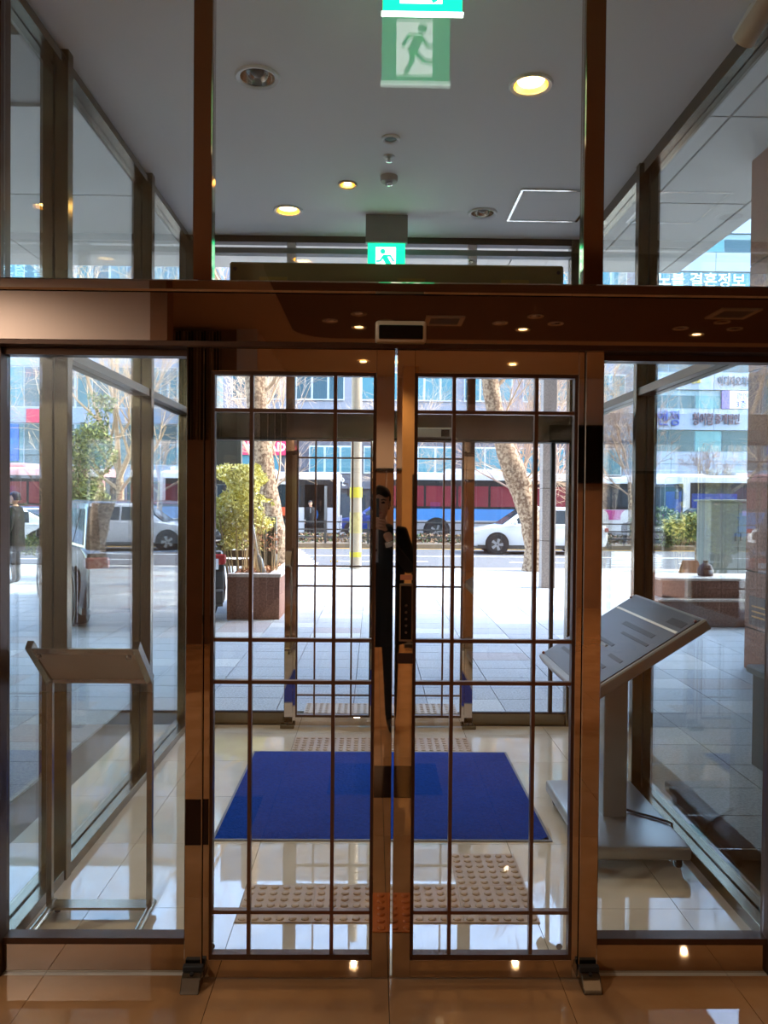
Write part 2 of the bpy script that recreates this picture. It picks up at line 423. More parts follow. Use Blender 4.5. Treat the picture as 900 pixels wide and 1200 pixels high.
def leaf(nm, label, x0, x1, D, inner_right, zt=2.1612, zg=(.085, 2.083), lock=False):
    """sliding leaf: wide meeting stile on one side, narrow stile on the other"""
    d = thing(nm, label, 'door', (0, 0, 0), kind='structure')
    wi, wo = .062, .022
    xa, xb = (x0 + wo, x1 - wi) if inner_right else (x0 + wi, x1 - wo)
    ya, yb = D - .022, D + .022
    obj('stile', B(x0, xa, ya, yb, .008, zt), M_steel, d, bevel=.002)
    obj('stile', B(xb, x1, ya, yb, .008, zt), M_steel, d, bevel=.002)
    obj('top_rail', B(xa - .001, xb + .001, ya + .001, yb - .001, zg[1], zt), M_steel, d, bevel=.001)
    obj('bottom_rail', B(xa - .001, xb + .001, ya + .001, yb - .001, .008, zg[0] - .016), M_steel, d, bevel=.001)
    for a in ((xa, xa + .010, zg[0] - .016, zg[1]), (xb - .010, xb, zg[0] - .016, zg[1]), (xa + .01, xb - .01, zg[0] - .016, zg[0]), (xa + .01, xb - .01, zg[1] - .012, zg[1])):
        obj('glazing_bead', B(a[0], a[1], D - .016, D + .016, a[2], a[3]), M_bead, d)
    obj('glass_pane', B(xa + .003, xb - .003, D - .005, D + .005, zg[0] - .01, zg[1]), M_glass, d)
    ga, gb = xa + .006, xb - .006
    for x in (ga + .128, gb - .134):
        obj('muntin', B(x - .006, x + .006, D - .013, D + .013, zg[0], zg[1] - .01), M_munt, d)
    for z in (1.952, 1.167, 1.022, .228):
        obj('muntin', B(ga, gb, D - .011, D + .011, z - .006, z + .006), M_munt, d)
    return d
d1 = leaf('door_1', 'left sliding leaf of the inner glass door', -.575, .068, D1 - .005, True)
d2 = leaf('door_2', 'right sliding leaf of the inner glass door, with the lock', .076, .716, D1 - .005, False)
# lock plate, stickers on the right leaf
ly = D1 - .027
lk = obj('lock_plate', B(.090, .136, ly - .006, ly, 1.168, 1.366), mat('lock_frame', (150, 130, 105), .3, .8), d2, bevel=.002)
obj('lock_face', B(.095, .131, ly - .008, ly - .004, 1.176, 1.358), M_black, lk)
for k in range(5):
    obj('lock_button', MB().lathe([(.0045, -.0015), (.0035, .001)], (.113, ly - .009, 1.20 + k * .023), 10, 'y'), mat('lock_button', (74, 54, 44), .4), lk)
obj('sticker', B(.092, .134, ly - .001, ly, 1.378, 1.396), mat('orange_sticker', (190, 120, 80), .5), d2)
obj('dark_sticker', B(.084, .137, ly - .001, ly, 1.092, 1.128), mat('brown_sticker', (44, 22, 16), .4), d2)
for x in (-.545, .655):
    obj('glass_sticker', MB().lathe([(.011, -.001), (.011, .001)], (x, D1 - .011, .108), 16, 'y'), M_mgrey, d1 if x < 0 else d2)
def floor_stop(x, side):
    t = thing('door_guide', 'small steel floor guide at the %s foot of the inner door' % side, 'guide', (x, D1 - .04, 0), group='floor guides')
    obj('body', MB().prism([(-.072, 0), (.0, 0), (.0, .05), (-.028, .05), (-.046, .04), (-.064, .01)], -.032, .032, 'x'), mat('worn_steel', (120, 108, 92), .25, 1), t, bevel=.003)
    obj('rear_block', B(-.034, .034, -.02, .0, .045, .066), M_gask, t, bevel=.002)
    obj('bolt', MB().lathe([(.007, .049), (.006, .053)], (0, -.033, 0), 10), M_gask, t)
floor_stop(-.60, 'left'); floor_stop(.748, 'right')
t = thing('door_sensor', 'cream door sensor with black face on the header, above the sliding doors', 'sensor', (.085, D1 - .036, 2.176))
obj('housing', B(-.085, .085, -.055, 0, 0, .07), M_cream, t, bevel=.010, seg=3, smooth=True)
obj('lens_face', B(-.073, .073, -.060, -.04, .007, .054), M_black, t, bevel=.003)
t = thing('operator_cover', 'olive metal door operator cover behind the transom glass', 'cover', (.076, D1 + .13, 2.30))
obj('cover', B(-.595, .595, -.025, .05, 0, .192), M_olive, t, bevel=.006)
for x in (-.575, .575): obj('screw', MB().lathe([(.007, -.003), (.006, 0)], (x, -.026, .165), 10, 'y'), M_gask, t)
for x in (-.44, .05, .42): obj('label_plate', B(x - .05, x + .05, -.028, -.024, .12, .138), mat('gold_label', (130, 112, 48), .4, .4), t)

# ------------------------------------------------------------------ exit signs
def man(parent, y, s, flip, mt_man, mt_bg):
    f = -1 if flip else 1
    ys = (y - .002, y) if not flip else (y, y + .002)
    yb = (y - .001, y) if not flip else (y, y + .001)
    obj('pictogram_field', B(-.30 * s, .26 * s, *yb, -.42 * s, .42 * s), mt_bg, parent)
    fig = MB()
    def seg(x0, z0, x1, z1, w):
        dx, dz = x1 - x0, z1 - z0; L = math.hypot(dx, dz); nx, nz = -dz / L * w / 2, dx / L * w / 2
        fig.prism([((x0 + nx) * s * f, (z0 + nz) * s), ((x1 + nx) * s * f, (z1 + nz) * s), ((x1 - nx) * s * f, (z1 - nz) * s), ((x0 - nx) * s * f, (z0 - nz) * s)], *ys)
    fig.lathe([(.075 * s, ys[0]), (.075 * s, ys[1])], (-.10 * s * f, 0, .30 * s), 16, 'y')
    seg(-.06, .16, .08, -.08, .15); seg(-.1, .18, .12, .18, .06); seg(.10, .19, .21, .02, .055); seg(-.08, .18, -.18, .02, .055); seg(-.18, .03, -.29, .02, .055)
    seg(.06, -.06, .06, -.24, .085); seg(.06, -.22, .17, -.40, .07); seg(.02, -.06, -.12, -.2, .08); seg(-.10, -.2, -.28, -.22, .065)
    obj('running_figure', fig, mt_man, parent)
def exit_sign(loc, label, ztop, w, h):
    t = thing('exit_sign', label, 'sign', loc, group='green exit signs')
    obj('light_panel', B(-w / 2, w / 2, -.008, .008, 0, h), M_green, t)
    obj('edge_strip', B(-w / 2 - .004, w / 2 + .004, -.01, .01, -.006, .0), M_exwh, t)
    e1 = bpy.data.objects.new('front_face', None); COL.objects.link(e1); e1.parent = t; e1.location = (0, 0, h * .5)
    man(e1, -.0085, h * .95, False, M_green, M_exwh)
    e2 = bpy.data.objects.new('back_face', None); COL.objects.link(e2); e2.parent = t; e2.location = (0, 0, h * .5)
    man(e2, .0085, h * .95, True, M_green, M_exwh)
    obj('housing', B(-w / 2 - .015, w / 2 + .015, -.03, .03, h, ztop - loc[2]), M_mgrey, t, bevel=.003)
exit_sign((.140, 2.50, 3.187), 'large green exit sign hanging in front of the transom glass, cut by the top edge', CZ - .04, .25, .25)
exit_sign((.07, 5.28, 3.115), 'small green exit sign hanging from the far end of the vestibule ceiling', CZ, .25, .25)

# ------------------------------------------------------------------ outer glass screen
wo = thing('wall_outer', 'outer glass screen of the vestibule with dark header and posts', 'wall', kind='structure')
M_oh = mat('outer_header_steel', (128, 122, 108), .12, 1, .05, 3)
OP = ((-.645, -.58), (.672, .735))
for a in OP: obj('post', B(a[0], a[1], D2 - .035, D2 + .035, 0, CZ), M_steel, wo, bevel=.003)
for x in (XL, XR - .06): obj('corner_post', B(x - .05, x + .06, D2 - .05, D2 + .05, 0, CZ + .1), M_sside, wo, bevel=.003)
obj('header_panel', B(XL + .06, XR - .11, D2 - .045, D2 + .08, 2.095, 2.30), M_oh, wo)
obj('header_lip', B(XL + .06, XR - .11, D2 - .055, D2 + .085, 2.08, 2.097), M_gask, wo)
obj('head_rail', B(XL + .06, XR - .11, D2 - .04, D2 + .04, 3.43, 3.47), M_mgrey, wo)
obj('head_rail', B(XL + .06, XR - .11, D2 - .04, D2 + .04, 3.51, CZ + .1), M_dgrey, wo)
for a, b in ((XL + .06, -.645), (.735, XR - .11)):
    obj('base_rail', B(a, b, D2 - .02, D2 + .02, 0, .085), M_sside, wo)
    obj('glass_pane', B(a, b, D2 - .005, D2 + .005, .07, 2.09), M_glass, wo)
    obj('glazing_bead', B(a, b, D2 - .012, D2 + .012, .085, .095), M_gask, wo)
for a, b in ((XL + .06, -.645), (-.58, .672), (.735, XR - .11)):
    obj('glass_pane', B(a, b, D2 - .005, D2 + .005, 2.29, 3.44), M_glass, wo)
obj('side_stile', B(1.30, 1.325, D2 - .02, D2 + .02, .09, 2.085), M_gask, wo)
d3 = leaf('door_3', 'left sliding leaf of the outer glass door', -.578, .046, D2 - .06, True, 2.078)
d4 = leaf('door_4', 'right sliding leaf of the outer glass door', .05, .670, D2 - .06, False, 2.078)
t = thing('door_sensor', 'grey door sensor box on the outer door header', 'sensor', (.42, D2 - .05, 2.10))
obj('housing', B(-.17, .15, -.06, 0, 0, .075), M_mgrey, t, bevel=.008)
obj('lens_face', B(.06, .12, -.065, -.05, .01, .06), M_black, t)
for x, sd_ in ((-.61, 'left'), (.70, 'right')):
    g = thing('door_guide', 'small steel floor guide at the %s foot of the outer door' % sd_, 'guide', (x, D2 - .09, 0), group='outer floor guides')
    obj('body', B(-.05, .05, -.05, .0, 0, .03), M_sside, g, bevel=.004)
    obj('bolt', MB().lathe([(.008, .03), (.007, .036)], (0, -.025, 0), 8), M_gask, g)

# ------------------------------------------------------------------ lobby behind the camera (seen in the mirrors)
tray = [(-.9, -1.0)]
lc = thing('ceiling_lobby', 'cream lobby ceiling with a rounded tray coloured darker for its dimmer light', 'ceiling', kind='structure')
TRX0, TRX1, TRY0, TRY1 = -.92, 5.6, -3.9, -.6
obj('ceiling_field', B(-7.4, TRX0 + .2, -8, D1 + .0, CZ, CZ + .15), M_lceil, lc)
obj('ceiling_field', B(TRX0 + .2, 9.2, TRY1, D1 + .0, CZ, CZ + .15), M_lceil, lc)
obj('ceiling_field', B(TRX0 + .2, 9.2, -8, TRY0, CZ, CZ + .15), M_lceil, lc)
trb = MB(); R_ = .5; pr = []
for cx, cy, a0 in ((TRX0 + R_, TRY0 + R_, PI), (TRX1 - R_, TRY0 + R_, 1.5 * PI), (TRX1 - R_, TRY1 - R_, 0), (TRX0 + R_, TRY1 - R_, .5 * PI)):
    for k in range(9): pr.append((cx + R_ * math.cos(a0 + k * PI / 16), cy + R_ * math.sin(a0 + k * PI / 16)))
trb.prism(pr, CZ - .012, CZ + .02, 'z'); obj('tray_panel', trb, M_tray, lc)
def lobby_light(x, y, lit, label, group, energy=27, hue=(1, .71, .47)):
    t = thing('ceiling_light', label, 'light', (x, y, CZ - .012), group=group)
    obj('trim_ring', MB().lathe([(.055, 0), (.085, 0), (.082, -.01), (.06, -.006), (.055, 0)], n=24, cap=False), M_cream, t, smooth=True)
    obj('lamp_face', MB().lathe([(.046, -.002), (.025, -.005)], n=20), mat('lamp_lobby', (255, 214, 150), .5, emit=4, var=.01) if lit else M_chrome, t, smooth=True)
    if lit: spot('lamp_glow', (x, y, CZ - .06), energy, hue, math.radians(176 if energy > 40 else 140), .03)
for (cx, cy), nm in (((-.18, -3.28), 'left'), ((1.62, -3.3), 'middle'), ((3.6, -3.45), 'right')):
    lobby_light(cx, cy, True, 'lit lamp of the %s ceiling cluster, mirrored in the bronze header' % nm, 'lobby cluster lights')
    for dx, dy, wh in ((-.30, .30, 'left'), (.01, .62, 'front'), (.29, .30, 'right')):
        lobby_light(cx + dx, cy + dy, False, '%s unlit lamp of the %s ceiling cluster, mirrored in the bronze header' % (wh, nm), '%s cluster unlit lamps' % nm)
lobby_light(-.16, -5.4, True, 'lit lobby downlight far behind the camera, mirrored in the left leaf top rail', 'lobby rear lights')
lobby_light(1.9, -5.5, True, 'lit downlight added far behind the camera on the right', 'lobby rear lights')  # extra lamp added to brighten the rear lobby ceiling
for x, y in ((-3.4, -.2), (4.6, .4)):  # added lamps; the left one brightens the wall mirrored in the header
    lobby_light(x, y, True, 'lit downlight added on the %s side of the lobby behind the camera' % ('left' if x < 0 else 'right'), 'added lobby side lights', 62 if x < 0 else 14, (1, .98, .96) if x < 0 else (1, .60, .30))
def ac_vent(x, y, label):
    t = thing('ceiling_vent', label, 'vent', (x, y, CZ - .012), group='lobby ceiling vents')
    for a in ((-.2, .2, -.2, -.15), (-.2, .2, .15, .2), (-.2, -.15, -.15, .15), (.15, .2, -.15, .15)): obj('frame_bar', B(*a, -.018, 0), M_cream, t)
    for k in range(5): obj('louvre', B(-.15, .15, -.13 + k * .055, -.105 + k * .055, -.014, -.002), M_mgrey, t)
ac_vent(.72, -2.9, 'square ceiling vent between the left and middle light clusters'); ac_vent(3.55, -2.45, 'square ceiling vent near the right light cluster')
wb = thing('wall_back', 'cream and wood wall at the back of the lobby', 'wall', kind='structure')
obj('wall_panel', B(-7.4, 9.2, -7.0, -6.8, 0, CZ), M_lwall, wb)
for k in range(6): obj('wood_panel', B(-1.2 + k * 1.4, .18 + k * 1.4, -6.8, -6.77, 0, 2.1), M_lwood, wb)
obj('dado_rail', B(-1.2, 7.2, -6.78, -6.74, 2.1, 2.14), M_blackm, wb)
tag(obj('wall_pier', B(.40, .62, -6.0, -5.8, 0, CZ), mat('lit_wall_gold', (226, 178, 110), .4)), 'narrow strip of lobby wall coloured gold for the light on it, mirrored in the right leaf', 'wall', kind='structure')  # gold colour stands in for lamplight on a strip of wall
ws = thing('wall_side', 'left lobby wall with dark framed panels', 'wall', kind='structure')
obj('wall_panel', B(-1.55, -1.32, -6.8, -3.5, 0, CZ), M_lwall, ws)
for k in range(4): obj('dark_panel', B(-1.32, -1.305, -6.3 + k * .7, -5.8 + k * .7, .3, 3.1), M_blackm, ws)
obj('wall_panel', B(-6.5, -1.86, -1.4, -1.2, 0, CZ), M_lwall, ws)
obj('wall_panel', B(-2.6, -1.55, -3.75, -3.55, 0, CZ), M_lwood, ws)
obj('wood_panel', B(-1.86, -1.72, -1.4, -1.2, 0, CZ), M_lwood, ws)
we = tag(obj('wall_east', B(9.0, 9.2, -7, D1 - .1, 0, CZ), M_lwall), 'plain cream lobby wall at the far right behind the camera', 'wall', kind='structure')
wn = tag(obj('wall_west', B(-7.4, -7.2, -7, D1 - .1, 0, CZ), M_lwall), 'plain cream lobby wall at the far left behind the camera', 'wall', kind='structure')
ff = thing('wall_facade', 'facade wall beside the glass screen', 'wall', kind='structure')
obj('wall_panel', B(-7.4, -3.4, D1 - .1, D1 + .1, 0, CZ + .3), M_lwall, ff); obj('wall_panel', B(3.6, 9.2, D1 - .1, D1 + .1, 0, CZ + .3), M_lwall, ff)
obj('slab_edge', B(-7.4, 9.2, -8, D1 + .1, CZ + .16, SZ + .1), M_conc, ff)
obj('roof_slab', B(XL - .1, XR + .1, D1 + .1, 5.9, CZ + .12, CZ + .5), M_conc, ff)
# curtain of vertical folds
cur = MB(); n = 56
for i in range(n):
    pass
prof = [(-2.32 + .62 * i / n, -3.42 + .035 * math.sin(i * 1.5)) for i in range(n + 1)]
prof2 = [(x, y - .01) for x, y in reversed(prof)]
cur.prism(prof + prof2, 2.3, 3.5, 'z')
M_curt = mat('striped_curtain', (150, 116, 84), .8)
nn = M_curt.node_tree.nodes; ll = M_curt.node_tree.links
wv = nn.new('ShaderNodeTexWave'); wv.bands_direction = 'X'; wv.inputs['Scale'].default_value = 9; tc_ = [x for x in nn if x.type == 'TEX_COORD'][0]
ll.new(tc_.outputs['Object'], wv.inputs['Vector'])
mm_ = [x for x in nn if x.type == 'MIX'][0]; mm_.inputs[6].default_value = s2l((40, 34, 28)) + (1,); mm_.inputs[7].default_value = s2l((176, 140, 104)) + (1,)
ll.new(wv.outputs['Fac'], mm_.inputs[0])
tag(obj('curtain', cur, M_curt, smooth=True), 'striped brown curtain in the lobby, mirrored in the left of the header', 'curtain')
t = thing('television', 'black wall television in the lobby, mirrored in the right door post', 'television', (3.35, -6.73, 1.93))
obj('bezel', B(-.65, .65, 0, .05, 0, .90), M_blackm, t, bevel=.01); obj('screen', B(-.63, .63, .048, .054, .02, .88), M_black, t)
t = thing('kiosk', 'black totem kiosk with a blue screen, mirrored in the right leaf', 'kiosk', (.58, -3.6, 0))
obj('column', B(-.14, .2, -.1, .1, 0, 1.95), M_blackm, t, bevel=.01)
obj('base', B(-.22, .28, -.2, .2, 0, .04), M_dgrey, t)
obj('screen', B(.06, .17, .1, .106, 1.55, 1.63), mat('blue_screen', (20, 70, 220), .3, emit=.3), t)

# ------------------------------------------------------------------ vestibule things
t = thing('doormat', 'large blue carpet doormat on the vestibule floor', 'mat', (.055, 4.44, 0.0))
obj('rubber_edge', B(-.825, .825, -.672, .672, .0006, .006), mat('mat_edge', (120, 122, 130), .7), t)
g = MB(); nx, nyy = 44, 36; random.seed(3)
for j in range(nyy + 1):
    for i in range(nx + 1):
        e = i in (0, nx) or j in (0, nyy)
        g.v.append((-.812 + 1.624 * i / nx, -.658 + 1.316 * j / nyy, .006 if e else .010 + .0016 * random.random()))
for j in range(nyy):
    for i in range(nx):
        a = j * (nx + 1) + i; g.face([a, a + 1, a + nx + 2, a + nx + 1])
obj('carpet', g, M_blue, t, smooth=True)

# sign stand (left), empty holder leaning back
t = thing('sign_stand', 'slim steel sign stand with empty tilted holder, behind the left glass', 'stand', (-1.065, 3.08, 0))
M_tub = mat('stand_steel', (150, 140, 124), .22, 1, .05)
for s_ in (-1, 1):
    x = s_ * .195
    obj('upright', MB().box(x - .011, x + .011, -.011, .011, .045, .935), M_tub, t, bevel=.002)
    obj('holder_arm', MB().hexa([(x - .012, -.014, .925), (x + .012, -.014, .925), (x - .012, .010, .95), (x + .012, .010, .95),
                                 (x - .012, -.20, 1.095), (x + .012, -.20, 1.095), (x - .012, -.178, 1.12), (x + .012, -.178, 1.12)]), M_tub, t)
    obj('foot', MB().tube([(x, -.30, .022), (x, -.28, .028), (x, .05, .034)], .015, 10), M_tub, t, smooth=True)
    obj('caster', MB().lathe([(.016, -.008), (.018, 0), (.016, .008)], (x * .90, .03, .019), 12, 'x'), M_blackm, t)
obj('cross_plate', B(-.19, .19, -.02, .045, .036, .046), M_tub, t)
obj('holder_rail', B(-.183, .183, -.012, .008, .925, .945), M_tub, t)
obj('holder_rail', B(-.183, .183, -.185, -.165, 1.072, 1.092), M_tub, t)
obj('back_panel', MB().hexa([(-.183, -.008, .938), (.183, -.008, .938), (-.183, -.003, .943), (.183, -.003, .943), (-.183, -.172, 1.078), (.183, -.172, 1.078), (-.183, -.166, 1.084), (.183, -.166, 1.084)]),
    mat('holder_back', (176, 160, 138), .5), t)
for s_ in (-1, 1): obj('clip', MB().ball((s_ * .165, -.18, 1.062), .011), M_tub, t, smooth=True)

# information board on a post (right)
t = thing('information_board', 'slanted silver information board on a square post and wheeled plinth', 'board', (1.19, 3.85, 0))
M_ib = mat('board_silver', (150, 150, 146), .3, .6, .05); M_ibf = mat('board_face', (86, 92, 102), .34, .15, .05, 5)
ax, az, bx_, bz = -.275, .80, .262, 1.145       # low and high edge (x, z of the top face)
nx_, nz_ = -(bz - az), (bx_ - ax); L_ = math.hypot(nx_, nz_); nx_, nz_ = nx_ / L_, nz_ / L_
def slab(x0t, x1t, y0, y1, d0, d1):             # along the slope (0..1), across, height above the face plane
    pts = []
    for d in (d0, d1):
        for yy in (y0, y1):
            for tt in (x0t, x1t): pts.append((ax + (bx_ - ax) * tt + nx_ * d, yy, az + (bz - az) * tt + nz_ * d))
    return MB().hexa(pts)
obj('tray', slab(0, 1, -.46, .46, -.05, 0), M_ib, t, bevel=.006)
obj('face_panel', slab(.05, .97, -.435, .435, 0, .004), M_ibf, t)
obj('header_strip', slab(.78, .80, -.42, .42, .004, .006), M_white, t)
M_ibt = mat('board_print', (46, 50, 58), .4)
for (a, b, c, d) in ((.84, .90, -.40, -.22), (.66, .70, -.30, .12), (.58, .605, -.36, .0), (.44, .47, -.1, .2), (.36, .39, -.36, -.18), (.25, .28, -.3, .05), (.18, .21, .1, .33)):
    obj('print_block', slab(a, b, c, d, .004, .0055), M_ibt, t)
for a in (.04, .93):
    for c in (-.43, .43): obj('knob', MB().ball((ax + (bx_ - ax) * a, c, az + (bz - az) * a + .008), .008), mat('knob_red', (110, 50, 40), .4), t)
obj('post', B(-.058, .058, -.055, .055, .11, .955), M_ib, t, bevel=.004)
obj('plinth', B(-.23, .24, -.40, .45, .055, .115), M_ib, t, bevel=.014, seg=3, smooth=True)
for x in (-.19, .2):
    for y in (-.34, .38):
        c = obj('caster', MB().lathe([(.022, -.012), (.026, -.006), (.026, .006), (.022, .012)], (x, y, .026), 14, 'x'), M_blackm, t, smooth=True)
        obj('caster_fork', B(x - .016, x + .016, y - .012, y + .012, .03, .058), M_mgrey, c)
tag(obj('cable', MB().tube([(1.245, 3.87, .128), (1.30, 3.83, .122), (1.36, 3.78, .122), (1.42, 3.72, .122), (1.436, 3.71, .118), (1.445, 3.72, .07), (1.45, 3.8, .012), (1.45, 4.2, .008), (1.44, 4.4, .008)], .006, 8), M_blackm, smooth=True),
    'thin black cable running over the plinth of the information board', 'cable')

# ------------------------------------------------------------------ pavement, road
M_pv = [speckle('paver_grey', (150, 152, 152), (174, 175, 174), .7, 60), speckle('paver_pale', (176, 174, 168), (196, 194, 188), .7, 60), speckle('paver_rose', (150, 142, 138), (172, 162, 156), .7, 60)]
sw = thing('sidewalk', 'grey stone paved pavement outside the entrance', 'pavement', kind='structure')
obj('bedding', B(-40, 46, D2 + .1, 19.05, -.3, -.016), mat('mortar', (96, 94, 90), .9), sw)
obj('bedding', B(XR + .1, 9.3, 2.8, D2 + .1, -.3, -.016), MATS['mortar'], sw)
obj('bedding', B(-7.6, XL - .1, 2.8, D2 + .1, -.3, -.016), MATS['mortar'], sw)
PW, PH = .60, .40
pm = [B(.004, PW - .004, .004, PH - .004, -.014, 0).mesh('paving_slab', k) for k in M_pv]
rest = MB(); near = 0; random.seed(11)
cells = []
for j in range(0, 42):
    y = 2.9 + j * PH
    if y > 18.7: break
    for i in range(-40, 42):
        x = -.15 + i * PW
        if y < D2 + .05 and (XL - .1 - PW < x < XR + .1): continue
        if y < D2 + .05 and (x < -7 or x > 9): continue
        if abs(x) > 3 + y * 1.15: continue
        cells.append((x, y))
def pk(i_):
    r = random.random(); return 0 if r < .80 else (1 if r < .94 else 2)
def seen(x, y):
    if y > D2 + .05 and y < 12.5 and abs(x - .05) < 1.7 + (y - D2) * .28: return True
    return (1.6 < x < 4.6 and 3.2 < y < 9)
nearc = [c for c in cells if seen(*c)]
nearc.sort(key=lambda c: c[1]); nearset = set(nearc[:296])
for c in cells:
    k = pk(c)
    if c in nearset: link('paving_slab', pm[k], sw, (c[0], c[1], 0))
    else:
        rest.cur = k; rest.box(c[0] + .004, c[0] + PW - .004, c[1] + .004, c[1] + PH - .004, -.014, 0)
o = obj('paving_field', rest, M_pv, sw); o['kind'] = 'stuff'
for i in range(4): link('tactile_tile', tm, sw, (-.528 + i * .2985, 6.03, .0005))
road = thing('road', 'grey asphalt road with white lane lines', 'road', kind='structure')
obj('asphalt', B(-60, 70, 19.3, 50, -.4, -.15), speckle('asphalt', (74, 74, 76), (92, 92, 94), .85, 30), road)
M_line = mat('road_paint', (236, 236, 232), .7, var=.08, scale=3)
M_yel = mat('yellow_paint', (210, 160, 40), .7)
for y in (20.6, 25.2): obj('lane_line', B(-60, 70, y, y + .15, -.152, -.144), M_line, road)
for k in range(-12, 14): obj('lane_dash', B(k * 5.0 - 1, k * 5.0 + 1.6, 22.9, 23.03, -.152, -.144), M_line, road)
obj('yellow_line', B(-60, 70, 28.9, 29.05, -.152, -.144), M_yel, road)
for k in range(9): obj('crossing_bar', B(-6.8, -1.4 - .25 * k * .6, 20.9 + k * .85, 21.4 + k * .85, -.152, -.143), M_line, road)
kb = thing('kerb', 'row of pale granite kerb stones along the pavement edge', 'kerb', kind='structure')
km = B(.004, .996, 0, .24, -.3, .0).mesh('kerb_stone', speckle('kerb_granite', (186, 182, 174), (206, 202, 194), .7, 50), .012)
for k in range(-24, 26): link('kerb_stone', km, kb, (k, 19.06, 0))
md_ = thing('median', 'planted central strip between the lanes', 'median', kind='structure')
obj('bed', B(-60, 70, 29.15, 30.6, -.3, .02), mat('median_stone', (120, 108, 92), .9, var=.2, scale=3), md_)
fs = tag(obj('sidewalk_far', B(-60, 70, 49, 51.5, -.3, -.02), M_pv[0]), 'far pavement along the shops across the road', 'pavement', kind='structure')

# median railing
t = thing('railing', 'dark steel railing on the central strip of the road', 'railing', (-3.4, 29.3, .02), )
for k in range(-9, 12): obj('post', B(k * 1.6 - .04, k * 1.6 + .04, -.04, .04, 0, .86), M_dgrey, t)
for z in (.8, .52, .24): obj('rail', B(-14.6, 17.8, -.02, .02, z - .025, z + .025), M_dgrey, t)
# median low hedge
def foliage(name, parent, n, box, size, mats, seed, shape=None, stuff=True, ground=0):
    r = random.Random(seed); mb = MB()
    for _ in range(n):
        for _try in range(30):
            p = [r.uniform(box[0], box[1]), r.uniform(box[2], box[3]), r.uniform(box[4], box[5])]
            if shape is None or shape(*p): break
        s = size * r.uniform(.6, 1.4)
        d = Vector((r.gauss(0, 1), r.gauss(0, 1), r.gauss(0, 1))).normalized(); u = d.orthogonal().normalized(); u.rotate(Matrix.Rotation(r.uniform(0, 6.28), 3, d))
        w_ = d.cross(u); P = Vector(p); mb.cur = r.randrange(len(mats)); b = len(mb.v)
        for q in (P - u * s * 1.2, P + w_ * s * .5 + d * s * .15, P + u * s * 1.2, P - w_ * s * .5 + d * s * .15): mb.v.append(tuple(q))
        mb.face([b, b + 1, b + 2]); mb.face([b, b + 2, b + 3])
    o = obj(name, mb, mats, parent)
    if stuff: o['kind'] = 'stuff'
    return o
M_lf = [mat('leaf_yellowgreen', (226, 214, 120), .6, var=.25), mat('leaf_olive', (190, 180, 96), .6, var=.25), mat('leaf_pale', (244, 234, 176), .6, var=.2)]
M_lg = [mat('leaf_green', (108, 126, 66), .6, var=.25), mat('leaf_dark', (68, 90, 50), .6, var=.25), mat('leaf_light', (150, 158, 88), .6, var=.2)]
M_dry = [mat('dry_leaf', (178, 112, 80), .8, var=.3), mat('dry_leaf_pale', (206, 150, 112), .8, var=.2), mat('dry_twig', (160, 126, 100), .8)]
M_stem = mat('pale_stem', (196, 172, 132), .7)
for k, (x0, x1) in enumerate(((-14, -9), (-4, 4), (4.6, 9.6), (10.0, 13.0))):
    g_ = thing('hedge', ['low dry hedge on the central strip at far left', 'low dry hedge behind the railing in the middle', 'low dry hedge behind the white sport utility car', 'low hedge on the central strip at right'][k], 'hedge', (0, 0, 0))
    foliage('foliage', g_, 1500, (x0, x1, 29.5, 30.5, .02, .36), .06, [mat('hedge_brown', (116, 88, 66), .8, var=.3), mat('hedge_tan', (150, 122, 92), .8, var=.3), M_lg[1]], 40 + k)

# ------------------------------------------------------------------ trees
M_bark = speckle('plane_bark', (118, 92, 72), (190, 164, 136), .85, 15, .42, .6, bump=.4)
M_twig = mat('bare_twig', (196, 168, 138), .8, var=.15)
M_twig2 = mat('bare_twig_brown', (168, 138, 118), .8, var=.15)
def branch(mb, r, p, d, L, rad, depth, up_=.15, n=5, split=(3, 4), ang=.6):
    pts = [p]; rs = [rad]; k = 4 if depth > 1 else 2
    for i in range(k):
        d = (d + Vector((r.gauss(0, .13), r.gauss(0, .13), r.gauss(0, .10) + up_ * .35))).normalized()
        pts.append(pts[-1] + d * L / k); rs.append(max(.006, rad * (1 - .5 * (i + 1) / k)))
    mb.tube(pts, rs, n if rad > .03 else 3, caps=False)
    if depth <= 0: return
    for _ in range(r.randint(*split) + (1 if depth > 1 else 0)):
        i = r.randint(1, k); a = r.uniform(0, 6.28); q = d.orthogonal().normalized(); q.rotate(Matrix.Rotation(a, 3, d))
        nd = (d * math.cos(ang * r.uniform(.6, 1.4)) + q * math.sin(ang * r.uniform(.6, 1.4))).normalized()
        branch(mb, r, pts[i], nd, L * r.uniform(.55, .8), rs[i] * .6, depth - 1, up_, n, split, ang)
def tree(label, base, trunk, rads, starts, seed, depth=5, tw=M_twig, group=None, name='street_tree', bark=M_bark):
    t = thing(name, label, 'tree', base, group=group); r = random.Random(seed)
    # smooth trunk path
    P = [Vector(p) for p in trunk]; path = []; rr = []
    for i in range(len(P) - 1):
        for k in range(4):
            u = k / 4; path.append(P[i].lerp(P[i + 1], u)); rr.append(rads[i] + (rads[i + 1] - rads[i]) * u)
    path.append(P[-1]); rr.append(rads[-1])
    for it in range(2):
        path = [path[0]] + [(path[i - 1] + path[i] * 2 + path[i + 1]) / 4 for i in range(1, len(path) - 1)] + [path[-1]]
    rr = [a * (1 + r.uniform(-.06, .06)) for a in rr]
    obj('trunk', MB().tube(path, rr, 14), bark, t, smooth=True)
    mb = MB()
    for (p, d, L, ra, dep) in starts: branch(mb, r, Vector(p), Vector(d).normalized(), L, ra, dep)
    obj('branches', mb, tw, t)
    return t
